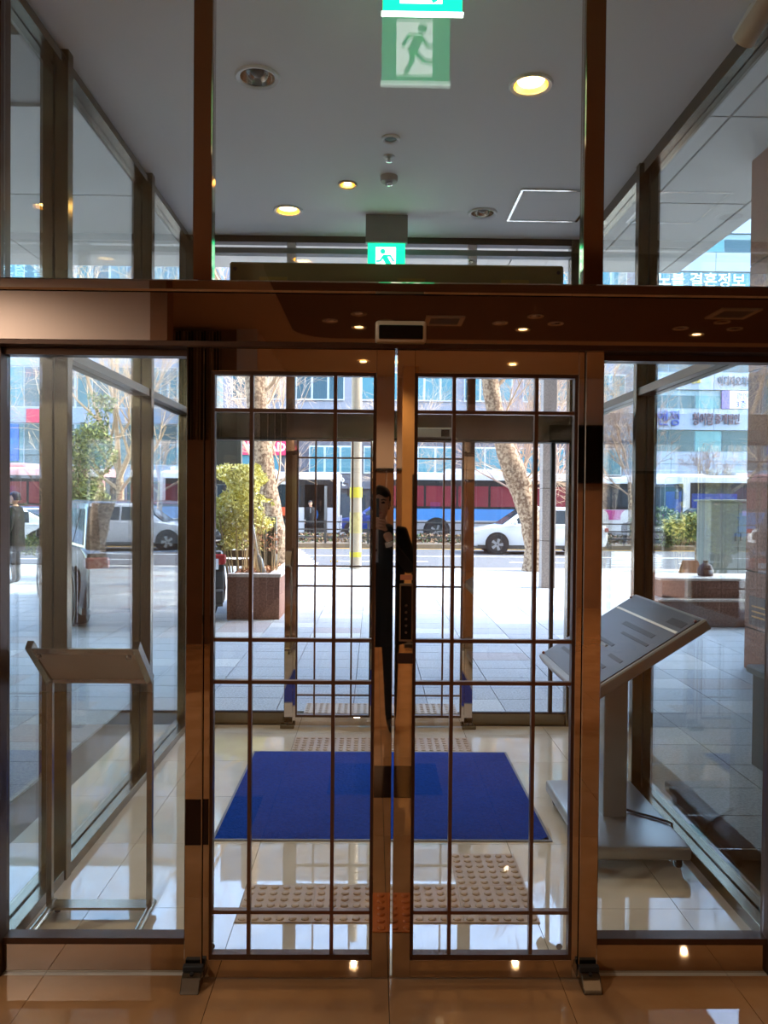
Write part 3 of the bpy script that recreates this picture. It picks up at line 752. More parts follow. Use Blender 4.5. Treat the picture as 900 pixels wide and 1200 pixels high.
tree('tall bare plane tree with mottled trunk behind the planter', (-2.12, 19.75 - 1.3, 0), [(0, 0, -.05), (-.22, 0, 1.1), (-.52, 0, 2.8), (-.7, 0, 4.5), (-.75, 0, 7.5)], [.27, .22, .24, .25, .2],
     [((-.6, 0, 4.0), (.6, -.1, .5), 1.9, .05, 3), ((-.65, 0, 4.4), (-.7, .1, .3), 2.2, .05, 3), ((-.7, .1, 5.2), (.7, .1, .6), 2, .05, 3), ((-.55, 0, 3.6), (.5, .2, .9), 2.0, .03, 3), ((-.7, 0, 5.8), (-.6, -.3, .6), 2.2, .06, 3), ((-.2, 0, 1.8), (.6, 0, .9), 2.4, .03, 2)], 5)
t2 = tree('leaning bare plane tree with a sprouting knot, right of the doors', (3.85, 18.6, 0), [(0, 0, -.05), (.0, 0, .5), (-.16, 0, 1.4), (-.52, 0, 2.3), (-.9, 0, 3.3), (-1.15, 0, 4.5), (-1.25, 0, 7)], [.34, .24, .25, .27, .2, .19, .16],
     [((-.35, -.05, 2.05), (.9, -.1, .5), 1.3, .03, 3), ((-.3, -.1, 2.1), (.6, -.2, 1), 1.7, .03, 3), ((-.45, 0, 2.2), (.3, .1, 1), 2.0, .03, 3), ((-.4, -.1, 2.0), (.9, -.2, .1), .9, .02, 3), ((-.55, -.1, 2.3), (-.8, -.2, .2), .9, .02, 2),
      ((-.35, -.1, 2.0), (1, .1, -.05), .8, .02, 3), ((-.9, 0, 3.4), (.5, -.1, .9), 2.2, .03, 3), ((-1.1, 0, 4.2), (.7, 0, .7), 2.4, .05, 4), ((-1.1, 0, 4.6), (.4, .3, .9), 2.4, .05, 4), ((-.7, 0, 2.9), (1, 0, .7), 1.8, .02, 3)], 9)
obj('knot', MB().ball((-.36, -.02, 2.08), (.26, .25, .2), 12, 8), M_bark, t2, smooth=True)
BT = [((6.2, 33, 0), .13, 3.0, 'slender bare tree with dense pinkish twigs right of the leaning plane'), ((1.9, 46.5, 0), .10, 2.8, 'small bare tree in front of the dark grey building'), ((9.8, 30.0, 0), .09, 2.0, 'small bare tree on the central strip at right'),
      ((-7.6, 23.5, 0), .15, 3.2, 'bare tree with pale branches seen through the left glass'), ((-16.2, 29, 0), .14, 3.2, 'bare branching tree at the far left'), ((-4.6, 33, 0), .12, 3, 'bare tree with pale twigs behind the white bus'),
      ((26.6, 62, 0), .10, 1.7, 'thin bare tree before the right office building'), ((29.6, 60, 0), .10, 2.0, 'bare tree nearest the granite column, before the office building'), ((9.2, 40, 0), .13, 3.4, 'bare tree standing left of the office building')]
for k, (b, ra, L, lab) in enumerate(BT):
    tree(lab, b, [(0, 0, -.2), (.05, 0, 1.2), (.0, .05, 2.6)], [ra, ra * .85, ra * .7],
         [((0, 0, 2.2), (.3, 0, 1), L, ra * .6, 4), ((0, 0, 2.4), (-.4, .1, 1), L, ra * .6, 4), ((0, 0, 2.5), (.1, -.2, 1), L * 1.1, ra * .6, 4), ((0, 0, 1.9), (-.8, 0, .6), L * .8, ra * .4, 3), ((0, 0, 1.8), (.8, 0, .6), L * .8, ra * .4, 3)],
         100 + k, tw=M_twig2 if k % 2 == 0 else M_twig, name='bare_tree')

# ------------------------------------------------------------------ planter with shrub
t = thing('planter', 'brown granite planter box beside the dark car', 'planter', (-1.28, 10.75, 0))
for k, (a, b) in enumerate(((-.42, 0), (-.72, -.425))):
    obj('stone_panel', B(a, b, 0, .12, 0, .58), M_gran, t, bevel=.004)
for k in range(3): obj('stone_panel', B(-.12, 0, .13 + k * .6, .72 + k * .6, 0, .58), M_gran, t, bevel=.004)
obj('stone_panel', B(-.72, 0, 1.95, 2.07, 0, .58), M_gran, t)
obj('coping', B(-.72, .02, -.02, .16, .58, .625), speckle('pale_granite', (196, 178, 162), (214, 198, 182), .5, 50), t, bevel=.004)
obj('coping', B(-.16, .02, .165, 2.09, .58, .625), MATS['pale_granite'], t, bevel=.004)
obj('soil', B(-.72, -.12, .12, 1.95, .3, .55), mat('soil', (110, 84, 66), .95), t)
foliage('dry_leaves', t, 1200, (-.7, -.17, .16, 1.9, .555, .60), .03, M_dry, 8)
sh = thing('shrub', 'yellow-green leafy shrub growing in the granite planter', 'shrub', (-1.94, 11.75, .55))
r_ = random.Random(4); st = MB()
for k in range(22):
    x, y = r_.uniform(-.38, .3), r_.uniform(-.4, .4)
    st.tube([(x * .7, y * .7, 0), (x * .85, y * .85, .3), (x * 1.1, y, .75 + r_.random() * .3)], [.014, .011, .006], 5)
obj('stems', st, M_stem, sh)
foliage('foliage', sh, 5200, (-.55, .45, -.5, .5, .35, 1.6), .032, M_lf, 21, lambda x, y, z: ((x + .02) / (.34 + .08 * math.sin(z * 9 + 4 * y) + .06 * math.sin(z * 17 + 2) + (.06 if z < 1.1 else 0))) ** 2 + (y / .46) ** 2 < 1 and math.sin(13 * x + 3 * y) + math.sin(11 * z + 5 * y) + math.sin(9 * (x + z)) > -1.3 and (z > .55 + .2 * math.sin(9 * x) or random.random() < .2))
t = thing('bare_bush', 'thin bare stems with dry leaves at the planter corner', 'bush', (-1.52, 11.3, .55))
st = MB()
for k in range(16):
    x, y = r_.uniform(-.12, .12), r_.uniform(-.3, .3)
    st.tube([(x, y, 0), (x * 1.3, y, .3), (x * 1.8 + r_.uniform(-.05, .05), y, .52 + r_.random() * .15)], [.008, .007, .004], 4)
obj('stems', st, M_stem, t); foliage('dry_leaves', t, 160, (-.2, .2, -.3, .3, .35, .7), .022, M_dry, 77)
t = thing('garden_fence', 'dark panel fence standing at the back of the planter', 'fence', (-1.53, 12.35, .55))
obj('panel', B(-.42, -.03, 0, .03, .0, .78), mat('fence_dark', (62, 64, 60), .6), t)
for x in (-.40, -.16, -.01): obj('post', B(x - .018, x + .018, -.03, .04, 0, .80), M_mgrey, t)
for k in range(3): obj('low_rail', B(-1.0, -.42, 0, .03, .04 + k * .14, .15 + k * .14), mat('fence_brown', (112, 84, 64), .7), t)
obj('cap_rail', B(-.44, .01, -.03, .04, .80, .825), mat('fence_cap', (150, 146, 136), .6), t)
t = thing('garden_stake', 'leaning white plastic stake in the planter', 'stake', (-1.64, 11.2, .55))
obj('rod', MB().tube([(-.09, 0, .78), (.0, 0, .3)], .013, 8), M_white, t)
obj('sleeve', MB().tube([(-.0, 0, .30), (.02, 0, .24), (.09, 0, .0)], [.02, .04, .04], 10), mat('grey_sleeve', (150, 154, 158), .5), t, smooth=True)
# conifer at the left and grey sign board
t = thing('conifer', 'green conifer shrub seen through the left glass wall', 'tree', (-6.1, 16.0, 0))
obj('trunk', MB().tube([(0, 0, 0), (.05, 0, 1.4), (.15, 0, 2.6)], [.09, .07, .03], 8), M_bark, t, smooth=True)
foliage('foliage', t, 12000, (-1.1, 1.5, -.8, .8, .5, 3.7), .036, M_lg, 31, lambda x, y, z: ((x - (z - 1) * .22) / (1.0 - .25 * z + .16 * math.sin(5 * z + 2 * x))) ** 2 + (y / .7) ** 2 < 1)
t = thing('sign_board', 'plain dark grey sign panel on a pole above the shrub', 'sign', (-2.62, 14.0, 0))
obj('panel', B(-.32, .27, -.06, .06, 1.9, 2.78), mat('sign_grey', (84, 86, 82), .5), t, bevel=.01)
obj('side_panel', B(-.32, -.18, -.05, .05, 1.45, 1.88), mat('sign_grey_dark', (64, 66, 62), .5), t)
obj('pole', MB().tube([(-.25, 0, 0), (-.25, 0, 1.95)], .04, 10), M_dgrey, t)

# ------------------------------------------------------------------ street furniture
t = thing('utility_pole', 'concrete street pole with yellow bands at the kerb', 'pole', (-.43, 18.85, 0))
obj('shaft', MB().lathe([(.145, 0), (.13, 3), (.11, 9)], n=16), mat('pole_concrete', (186, 172, 150), .8, var=.1), t, smooth=True)
for z, h_, c in ((.28, .12, 0), (1.7, .25, 0), (.85, .5, 1)):
    obj('band', MB().lathe([(.148, z), (.147, z + h_)], n=16), mat('band_yellow', (222, 206, 60), .6) if c == 0 else mat('band_pattern', (196, 180, 120), .6, var=.5, scale=9), t, smooth=True)
t = thing('fire_hydrant', 'small yellow fire hydrant with a red cap at the kerb', 'hydrant', (-.93, 18.6, 0))
obj('barrel', MB().lathe([(.055, 0), (.055, .03), (.04, .04), (.04, .22), (.05, .23), (.05, .25)], n=14), mat('hydrant_yellow', (216, 178, 60), .5), t, smooth=True)
obj('cap', MB().lathe([(.05, .25), (.04, .30), (.012, .34)], n=14), mat('hydrant_red', (190, 50, 40), .5), t, smooth=True)
for s_ in (-1, 1): obj('outlet', MB().lathe([(.022, 0), (.022, .03)], (s_ * .06 - (.03 if s_ < 0 else 0), 0, .19), 10, 'x'), MATS['hydrant_yellow'], t)
t = thing('stone_pylon', 'tall slim grey-pink stone pylon on the pavement beyond the right sidelight', 'pylon', (3.33, 15.0, 0))
M_pyl = speckle('pylon_stone', (150, 138, 132), (170, 158, 150), .6, 40)
for k, (a, b) in enumerate(((0, .9), (.9, 1.9), (1.9, 3.0), (3.0, 4.1), (4.1, 5.2))): obj('stone_block', B(-.13, .13, -.13, .13, a + .006, b - .006), M_pyl, t, bevel=.004)
obj('core', B(-.12, .12, -.12, .12, 0, 5.19), M_grout, t)
t = thing('utility_cabinet', 'tall grey steel utility cabinet beside the granite column', 'cabinet', (7.25, 15.5, 0))
M_cab = mat('cabinet_grey', (118, 123, 116), .5, .1, .08, 2)
obj('body', B(-.55, .62, 0, .7, .08, 1.68), M_cab, t, bevel=.01)
obj('base', B(-.53, .60, .03, .67, 0, .08), M_dgrey, t)
for a, b in ((-.53, -.02), (-.005, .60)):
    d_ = obj('door', B(a, b, -.015, .0, .12, 1.64), M_cab, t, bevel=.004)
    obj('handle', B(b - .06 if a < -.1 else a + .03, b - .035 if a < -.1 else a + .055, -.035, -.015, .9, 1.05), M_dgrey, d_)
obj('roof', B(-.6, .67, -.05, .75, 1.68, 1.72), M_cab, t, bevel=.006)
obj('sticker', B(.06, .22, -.02, -.016, 1.4, 1.5), mat('sticker_mauve', (160, 140, 170), .5), t)
t = thing('stone_bench', 'low stepped brown granite block behind the information board', 'bench', (4.75, 10.35, 0))
obj('lower_block', B(-.95, 1.3, 0, .9, 0, .34), M_gran, t, bevel=.01)
obj('upper_block', B(-.85, 1.3, .18, .9, .36, .60), M_gran, t, bevel=.01)
obj('top_slab', B(-.98, 1.32, -.03, .93, .34, .365), MATS['pale_granite'], t)
obj('top_slab', B(-.88, 1.32, .15, .93, .60, .63), MATS['pale_granite'], t)
t = thing('sandwich_board', 'small brown wooden sandwich board standing on the pavement', 'sign', (6.05, 14.9, 0))
M_sbw = mat('brown_wood', (120, 76, 46), .6, var=.25)
for s_ in (-1, 1):
    obj('board', MB().hexa([(-.24, s_ * .16 - .012, .02), (.24, s_ * .16 - .012, .02), (-.24, s_ * .16 + .012, .02), (.24, s_ * .16 + .012, .02), (-.14, s_ * .02 - .012, .55), (.14, s_ * .02 - .012, .55), (-.14, s_ * .02 + .012, .55), (.14, s_ * .02 + .012, .55)]), M_sbw, t)
t = thing('trash_bag', 'small dark rounded bundle sitting on the stone bench', 'bag', (4.62, 10.85, .63))
obj('bag', MB().lathe([(.02, 0), (.1, .01), (.11, .08), (.08, .15), (.03, .19), (.035, .22)], n=14), mat('dark_red_brown', (74, 36, 30), .6), t, smooth=True)
t = thing('potted_pine', 'sunlit green shrub in front of the blue bus at right', 'shrub', (7.7, 19.0 - .35, 0))
obj('trunk', MB().tube([(0, 0, 0), (.02, 0, 1.0)], .03, 6), M_bark, t)
foliage('foliage', t, 2600, (-.9, .6, -.4, .4, .75, 1.45), .05, M_lg + [M_lf[0]], 61, lambda x, y, z: (x / .85) ** 2 + ((z - 1.08) / .34) ** 2 + (y / .4) ** 2 < 1)
t = thing('leafy_bush', 'dark green bush left of the sunlit shrub', 'shrub', (10.6, 29.2, 0))
foliage('foliage', t, 1800, (-1.0, 1.0, -.4, .4, 0, 1.5), .08, [M_lg[1], M_lg[0], mat('leaf_black', (46, 60, 44), .6)], 62, lambda x, y, z: (x / 1.0) ** 2 + ((z - .7) / .8) ** 2 < 1)
# granite column and pedestal at right
cl = thing('column', 'brown granite column outside the right glass wall', 'column', (3.72, 7.9, 0), kind='structure')
gap = .006; zz = [0, .42, .98, 1.9, 2.95, 4.0, SZ + .0]
ch = .12
for a, b in zip(zz[:-1], zz[1:]):
    obj('stone_block', MB().prism([(0, -1.3), (1.2, -1.3), (1.2, 0), (ch, 0), (0, -ch * .9)], a + gap, b - gap, 'z'), M_gran, cl, bevel=.003)
obj('core', MB().prism([(.01, -1.29), (1.19, -1.29), (1.19, -.01), (ch + .01, -.01), (.01, -ch)], 0, SZ, 'z'), M_grout, cl)
pq = obj('plaque', B(-.012, 0, -.62, -.22, .46, .74), mat('plaque_bronze', (62, 42, 34), .3, .5), cl)
for k in range(3): obj('plaque_text', B(-.015, -.011, -.58, -.28, .64 - k * .05, .655 - k * .05), mat('plaque_gold', (176, 128, 70), .4, .5), pq)
t = thing('pedestal', 'dark stone pedestal with cap at the right edge', 'pedestal', (2.52, 4.75, 0))
obj('shaft', B(-.12, .2, -.16, .16, 0, .58), mat('dark_stone', (84, 82, 80), .5), t, bevel=.006); obj('cap', B(-.15, .23, -.19, .19, .58, .63), mat('grey_stone', (112, 110, 108), .5), t, bevel=.01)

# ------------------------------------------------------------------ vehicles
M_tyre = mat('tyre', (26, 26, 27), .8); M_rim = mat('alloy', (176, 178, 180), .3, .9); M_cglass = mat('vehicle_glass', (40, 52, 60), .05, var=.05, spec=.8)
def wheel(parent, x, y, r, w=.22):
    wv_ = obj('wheel', MB().lathe([(r * .6, -w / 2), (r * .96, -w / 2), (r, -w * .35), (r, w * .35), (r * .96, w / 2), (r * .6, w / 2)], (x, y, r), 22, 'y', False), M_tyre, parent, smooth=True)
    sp = MB().lathe([(r * .62, -w * .42), (r * .62, w * .42)], (x, y, r), 20, 'y')
    ob = obj('hub', sp, M_dgrey, wv_)
    s5 = MB()
    for k in range(5):
        a = 2 * PI * k / 5
        for sgn in (-1, 1):
            yy = y + sgn * w * .46
            c, s = math.cos(a), math.sin(a); q = lambda u, v: (x + c * u - s * v, yy, r + s * u + c * v)
            q2 = lambda u, v: (x + c * u - s * v, yy - sgn * .03, r + s * u + c * v)
            s5.hexa([q(.02, -.035), q(r * .6, -.05), q(.02, .035), q(r * .6, .05), q2(.02, -.035), q2(r * .6, -.05), q2(.02, .035), q2(r * .6, .05)])
    obj('spokes', s5, M_rim, wv_)
def car(label, loc, rz, paint, suv=True, L=4.6, cat='car', name='car', group=None, rear=False):
    t = thing(name, label, cat, loc, rz, group)          # local x = 0 front .. L rear
    hwid = .92; h = 1.62 if suv else 1.45; belt = 1.0 if suv else .93
    low = [(.06, .28), (0, .45), (.02, .68), (.14, .82), (1.05, belt), (L - .35, belt + .02), (L - .06, belt - .04), (L, .72), (L - .02, .45), (L - .1, .28)]
    obj('body', MB().prism(low, 0, 0, 'y', lambda p: hwid - (.06 if p[0] < .1 or p[0] > L - .08 else 0)), paint, t, bevel=.045, seg=2, smooth=True)
    gh = [(1.0, belt - .04), (1.85, h - .04), (2.5, h), (L - .9 if suv else L - 1.5, h - .02), (L - .22 if suv else L - .45, belt - .02)]
    obj('cabin', MB().prism(gh, 0, 0, 'y', lambda p: hwid - .06 - .16 * max(0, (p[1] - belt) / (h - belt))), paint, t, bevel=.04, seg=2, smooth=True)
    def yw(z): return hwid - .06 - .16 * max(0, (z - belt) / (h - belt)) + .006
    zb, zt = belt + .05, h - .12
    def side(x0b, x1b, x0t, x1t):
        for s_ in (-1, 1):
            ya, yb_ = yw(zb) * s_, yw(zt) * s_; e = -.02 * s_
            obj('side_window', MB().hexa([(x0b, ya, zb), (x1b, ya, zb), (x0b, ya + e, zb), (x1b, ya + e, zb), (x0t, yb_, zt), (x1t, yb_, zt), (x0t, yb_ + e, zt), (x1t, yb_ + e, zt)]), M_cglass, t)
    xe = L - .75 if suv else L - 1.25
    side(1.32, 2.42, 1.95, 2.42); side(2.48, 3.42, 2.48, 3.36)
    if suv: side(3.48, L - .45, 3.42, L - .95)
    obj('windscreen', MB().hexa([(1.02, -.72, belt + .02), (1.02, .72, belt + .02), (1.08, -.72, belt + .0), (1.08, .72, belt + .0), (1.76, -.62, h - .08), (1.76, .62, h - .08), (1.82, -.62, h - .1), (1.82, .62, h - .1)]), M_cglass, t)
    xr0, xr1 = (L - .20, L - .82) if suv else (L - .42, L - 1.4)
    obj('rear_window', MB().hexa([(xr0 - .06, -.68, belt + .06), (xr0 - .06, .68, belt + .06), (xr0 - .02, -.68, belt + .06), (xr0 - .02, .68, belt + .06), (xr1 - .06, -.6, h - .08), (xr1 - .06, .6, h - .08), (xr1, -.6, h - .06), (xr1, .6, h - .06)]), M_cglass, t)
    obj('lower_trim', B(.2, L - .2, -hwid + .02, hwid - .02, .2, .32), M_dgrey, t)
    for x in (.85, L - .85):
        for s_ in (-1, 1):
            obj('wheel_arch', MB().lathe([(.40, -.012), (.40, .012)], (x, s_ * (hwid - .0), .36), 22, 'y'), M_blackm, t)
            wheel(t, x, s_ * (hwid - .08), .34)
    for s_ in (-1, 1):
        obj('headlight', B(-.005, .2, s_ * .72 - .17, s_ * .72 + .17, .66, .76), mat('lamp_clear', (210, 214, 218), .1, .3), t, bevel=.02)
        obj('tail_light', B(L - .12, L + .012, s_ * .74 - .15, s_ * .74 + .13, .78, .92), mat('lamp_red', (140, 24, 26), .2), t, bevel=.02)
        obj('mirror', B(1.35, 1.5, s_ * .98 - .08, s_ * .98 + .08, belt + .02, belt + .17), paint, t, bevel=.03)
    obj('number_plate', B(L - .005, L + .02, (.42 if rear else -.26), (.76 if rear else .26), (.72 if rear else .52), (.86 if rear else .66)), mat('plate', (214, 226, 240), .4), t)
    obj('rear_bumper', B(L - .1, L + .05, -.84, .84, .26, .46), M_dgrey if not rear else M_blackm, t, bevel=.03)
    return t
M_wpaint = mat('white_paint', (214, 216, 220), .25, var=.03, coat=.5); M_bpaint = mat('black_paint', (7, 9, 14), .22, var=.05, coat=.3, spec=.3); M_blpaint = mat('blue_paint', (40, 62, 128), .25, coat=.5); M_gpaint = mat('grey_paint', (110, 114, 118), .3, coat=.5)
car('white sport utility car driving behind the leaning plane tree', (3.3, 27.2, -.15), 0, M_wpaint)
car('black car parked beside the granite planter, seen past the left post', (-5.0, 13.94, 0), math.radians(-60), M_bpaint, rear=True)
car('blue car waiting in front of the white bus', (-1.9, 39.5, -.15), 0, M_blpaint)
car('grey saloon car in traffic behind the street pole', (-.2, 32.4, -.15), PI, M_gpaint, suv=False) if False else None
car('orange-roofed taxi in the far lane behind the street pole', (.2, 43.0, -.15), 0, mat('taxi_orange', (214, 130, 70), .3), suv=False, name='taxi', cat='taxi')
car('white saloon car seen through the left glass wall', (-14.4, 26.0, -.15), 0, M_wpaint, suv=False)
car('dark car before the right-hand bus stop', (11.4, 32.1, -.15), 0, M_bpaint, suv=True)
car('silver car in the far lane behind the dark hedge', (14.6, 42.5, -.15), 0, mat('silver_paint', (188, 192, 198), .25, .4), suv=False)

def bus(label, x0, y, bands, L=10.5, door=False, win=M_cglass, roofc=M_wpaint, facing=1, extra=None):
    """facing 1: front at the right end. bands: list of (z0, z1, material) on the lower body"""
    t = thing('bus', label, 'bus', (x0, y, -.15)); Hh, Wd = 3.0, 2.45
    obj('body', B(0, L, 0, Wd, .32, Hh), roofc, t, bevel=.10, seg=3, smooth=True)
    obj('skirt', B(.05, L - .05, .06, Wd - .06, .22, .34), M_dgrey, t)
    obj('roof_unit', B(L * .3, L * .62, .4, Wd - .4, Hh - .02, Hh + .18), roofc, t, bevel=.06, seg=2, smooth=True)
    for k, (z0, z1, mt_) in enumerate(bands): obj('colour_band', B(.06, L - .06, -.008, .01, z0, z1), mt_, t)
    obj('window_band', B(.25, L - .25, -.012, .008, 1.45, 2.68), M_blackm, t)
    n = 6; ww = (L - 1.0) / n
    for k in range(n): obj('side_window', B(.5 + k * ww + .05, .5 + (k + 1) * ww - .05, -.018, -.008, 1.55, 2.42), win, t)
    fx = L if facing > 0 else 0; s_ = facing
    obj('windscreen', B(min(fx - .03 * s_, fx + .015 * s_), max(fx - .03 * s_, fx + .015 * s_), .18, Wd - .18, 1.1, 2.65), M_cglass, t)
    for x in (fx - s_ * 2.4, fx - s_ * (L - 2.6)):
        obj('wheel_arch', MB().lathe([(.58, -.01), (.58, .01)], (x, -.004, .5), 22, 'y'), M_blackm, t)
        wheel(t, x, .08, .48, .28)
    obj('mirror_arm', MB().tube([(fx, .1, 2.55), (fx + s_ * .35, -.05, 2.5), (fx + s_ * .38, -.08, 2.3)], .025, 6), M_blackm, t)
    obj('mirror', B(fx + s_ * .38 - .06, fx + s_ * .38 + .06, -.2, .02, 1.95, 2.32), M_blackm, t, bevel=.03)
    if extra: extra(t, L)
    return t
M_bred = mat('bus_red_glass', (120, 46, 56), .15, var=.2, scale=2); M_bblue = mat('bus_blue', (74, 134, 196), .3); M_bgrey = mat('bus_grey', (150, 148, 150), .35); M_mag = mat('bus_magenta', (196, 70, 140), .3)
M_purple = mat('bus_purple', (104, 92, 170), .3); M_bor = mat('bus_orange', (220, 96, 60), .3); M_mint = mat('bus_green', (90, 190, 150), .3)
def ex1(t, L):
    text_mesh('route_number', '00', .62, mat('bus_navy', (40, 96, 160), .4), t, (6.35, -.012, .93), bold=.012)
    obj('swoosh', MB().lathe([(.34, -.006), (.34, .0)], (5.45, -.008, 1.12), 24, 'y'), M_bor, t)
    obj('swoosh_tail', B(4.2, 5.4, -.012, -.004, 1.0, 1.38), M_purple, t)
    dr = obj('door_opening', B(L - 1.55, L - .55, -.022, .01, .36, 2.45), M_black, t)
    obj('door_leaf', B(L - .68, L - .56, -.05, -.01, .4, 2.4), M_mgrey, dr)
    obj('door_step', B(L - 1.5, L - .6, -.03, -.02, .38, .55), M_dgrey, dr)
    obj('hatch_panel', B(L - 2.95, L - 1.95, -.014, -.006, .45, 1.05), mat('bus_hatch', (230, 226, 214), .4), t)
    obj('hatch_frame', B(L - 2.99, L - 1.91, -.010, -.004, .41, 1.09), M_dgrey, t)
    obj('destination_sign', B(2.6, L - 1.9, -.024, -.018, 2.46, 2.62), mat('destination_strip', (226, 228, 230), .5, var=.5, scale=25), t)
bus('white city bus with blue digits at the stop behind the railing', -9.4, 34.6, [(.34, 1.4, M_wpaint)], 7.9, extra=ex1)
bus('city bus with red windows and a blue lower side, behind the white car', .3, 33.6, [(.95, 1.45, M_bblue), (.34, .93, M_bgrey)], 9.3, win=M_bred, facing=-1)
def ex3(t, L):
    for k, x in enumerate((1.0, 2.4)): obj('arc_print', MB().lathe([(.42, -.006), (.42, 0)], (x, -.012, 1.05), 24, 'y'), M_white, t)
bus('white bus with a magenta stripe, left of the right mullion', 9.75, 37.2, [(.95, 1.42, M_mag), (.34, .93, M_white)], 10.0, extra=ex3)
def ex4(t, L):
    obj('advert_panel', B(.3, 2.3, -.03, -.02, 1.5, 2.2), mat('ad_blue', (36, 66, 140), .4, var=.4, scale=2), t)
    obj('advert_badge', B(1.15, 2.3, -.034, -.028, 1.55, 1.85), M_mint, t)
    obj('front_advert', B(-.035, -.02, .3, 2.1, 1.2, 2.3), MATS['ad_blue'], t)
    obj('front_pillar', B(-.03, .12, -.03, .1, .5, 2.9), roof_w, t)
roof_w = M_wpaint
bus('white bus with a blue advert behind the utility cabinet', 13.6, 34.2, [(.34, 1.4, M_bgrey)], 10.5, facing=-1, extra=ex4)
bus('blue bus with red-trimmed windows at the far left', -19.5, 31.8, [(.34, 1.42, M_bblue)], 8.6, win=M_bred, roofc=mat('bus_rose', (206, 150, 150), .35))

# ------------------------------------------------------------------ buildings across the road
M_bgl = mat('window_teal', (74, 118, 128), .12, var=.3, scale=.6, spec=.3); M_bgl2 = mat('window_deep', (58, 84, 94), .12, var=.3, scale=.5, spec=.3)
M_wfr = mat('window_frame_white', (184, 190, 196), .5); M_dst = speckle('dark_grey_cladding', (72, 74, 82), (84, 86, 94), .6, 3)
M_lst = mat('light_grey_cladding', (122, 124, 132), .6, var=.06, scale=.5); M_wsp = mat('white_spandrel', (150, 160, 178), .45, var=.04, scale=.4)
def facade_window(parent, x0, x1, y, z0, z1, n, gl=M_bgl, fr=M_wfr):
    f = obj('window', B(x0, x1, y - .10, y + .02, z0, z1), fr, parent)
    w_ = (x1 - x0) / n
    for k in range(n): obj('pane', B(x0 + k * w_ + .07, x0 + (k + 1) * w_ - .07, y - .13, y - .08, z0 + .09, z1 - .09), gl, f)
t = thing('office_building', 'dark grey stone building with teal windows directly across the road', 'building', (0, 52, -.2))
obj('ground_storey', B(-10, 17.2, .3, 16, 0, 2.6), mat('shop_dark', (66, 66, 70), .4), t)
obj('stone_storey', B(-10, 17.2, 0, 16, 2.6, 6.0), M_dst, t)
obj('upper_storeys', B(-10, 17.2, 0, 16, 6.0, 24), M_lst, t)
for x0, x1, n in ((-9.2, -6.2, 2), (-4.3, -1.2, 3), (-.7, .9, 1), (1.7, 5.2, 3), (5.95, 8.7, 2), (9.6, 12.6, 2), (13.4, 16.4, 2)): facade_window(t, x0, x1, 0, 3.6, 5.4, n)
for z in (8.4, 12.2, 16, 19.8):
    for x0 in (-9.4, -5.2, -1.0, 2.2, 5.9, 9.8, 13.4): facade_window(t, x0, x0 + 3.2, 0, z, z + 1.9, 3, M_bgl if x0 > -2 else M_bgl2)
for k, x0 in enumerate((-9.5, -6.4, -3.3, -.2, 2.9, 6.0, 9.1, 12.2)):
    s_ = obj('shopfront', B(x0, x0 + 2.8, .18, .34, .1, 2.3), M_dgrey, t)
    for q in range(3): obj('pane', B(x0 + .06 + q * .92, x0 + .06 + q * .92 + .84, .14, .2, .2, 2.2), M_cglass, s_)
text_mesh('shop_lettering', '수 교 요', .75, M_white, t, (-4.35, -.06, 2.75), bold=.01)
rs_ = obj('red_sign', B(-8.8, -5.4, -.25, 0, 4.75, 5.75), mat('sign_red', (206, 48, 84), .5, var=.05), t)
text_mesh('sign_lettering', 'M', .8, M_white, rs_, (-8.35, -.26, 4.9), bold=.02); text_mesh('sign_lettering', 'ADs', .8, M_white, rs_, (-6.95, -.26, 5.0), bold=.02)
t = thing('streetlight', 'slim blue-grey street lamp post before the dark building', 'lamp', (.42, 48.5, 0))
obj('pole', MB().tube([(0, 0, -.1), (0, 0, 3.1)], .07, 8), mat('lamp_blue', (120, 150, 190), .4), t); obj('lamp_head', MB().lathe([(.1, 3.0), (.35, 3.15), (.35, 3.25), (.1, 3.35)], n=14), MATS['lamp_blue'], t, smooth=True)

t = thing('office_building', 'white banded office building with blue windows and shop signs at right', 'building', (19.0, 70, -.2))
Wb = 34
obj('core', B(0, Wb, .35, 18, 0, 40), mat('core_dark', (70, 84, 92), .4), t)
bz_ = [(0, 3.4, 'g'), (3.4, 5.3, 's'), (5.3, 6.4, 's'), (6.4, 8.35, 'd'), (8.35, 10.25, 's'), (10.25, 11.95, 'w'), (11.95, 13.5, 's'), (13.5, 15.0, 'w'), (15.0, 16.8, 's'), (16.8, 18.6, 'w'), (18.6, 20.6, 's'), (20.6, 22.5, 'n'), (22.5, 24.2, 's'), (24.2, 25.9, 'w'), (25.9, 27.6, 's'), (27.6, 29.3, 'w'), (29.3, 31, 's'), (31, 32.8, 'w'), (32.8, 40, 's')]
for z0, z1, k in bz_:
    if k == 's':
        for q in range(9): obj('spandrel_panel', B(q * 3.78 + .02, (q + 1) * 3.78 - .02, 0, .4, z0 + .02, z1 - .02), M_wsp, t)
    else:
        n = 14 if k != 'g' else 10; w_ = Wb / n
        for q in range(n):
            f = obj('window', B(q * w_, (q + 1) * w_, .2, .36, z0, z1), mat('frame_steel', (126, 150, 160), .4), t)
            obj('pane', B(q * w_ + .05, (q + 1) * w_ - .05, .15, .22, z0 + .08, z1 - (.5 if k in 'w' else .08)), (mat('glass_sign_floor', (60, 112, 124), .1, var=.15) if k == 'n' else mat('glass_lit', (92, 140, 146), .12, var=.3, scale=.4, spec=.3) if q % 3 == 1 else M_bgl2), f)
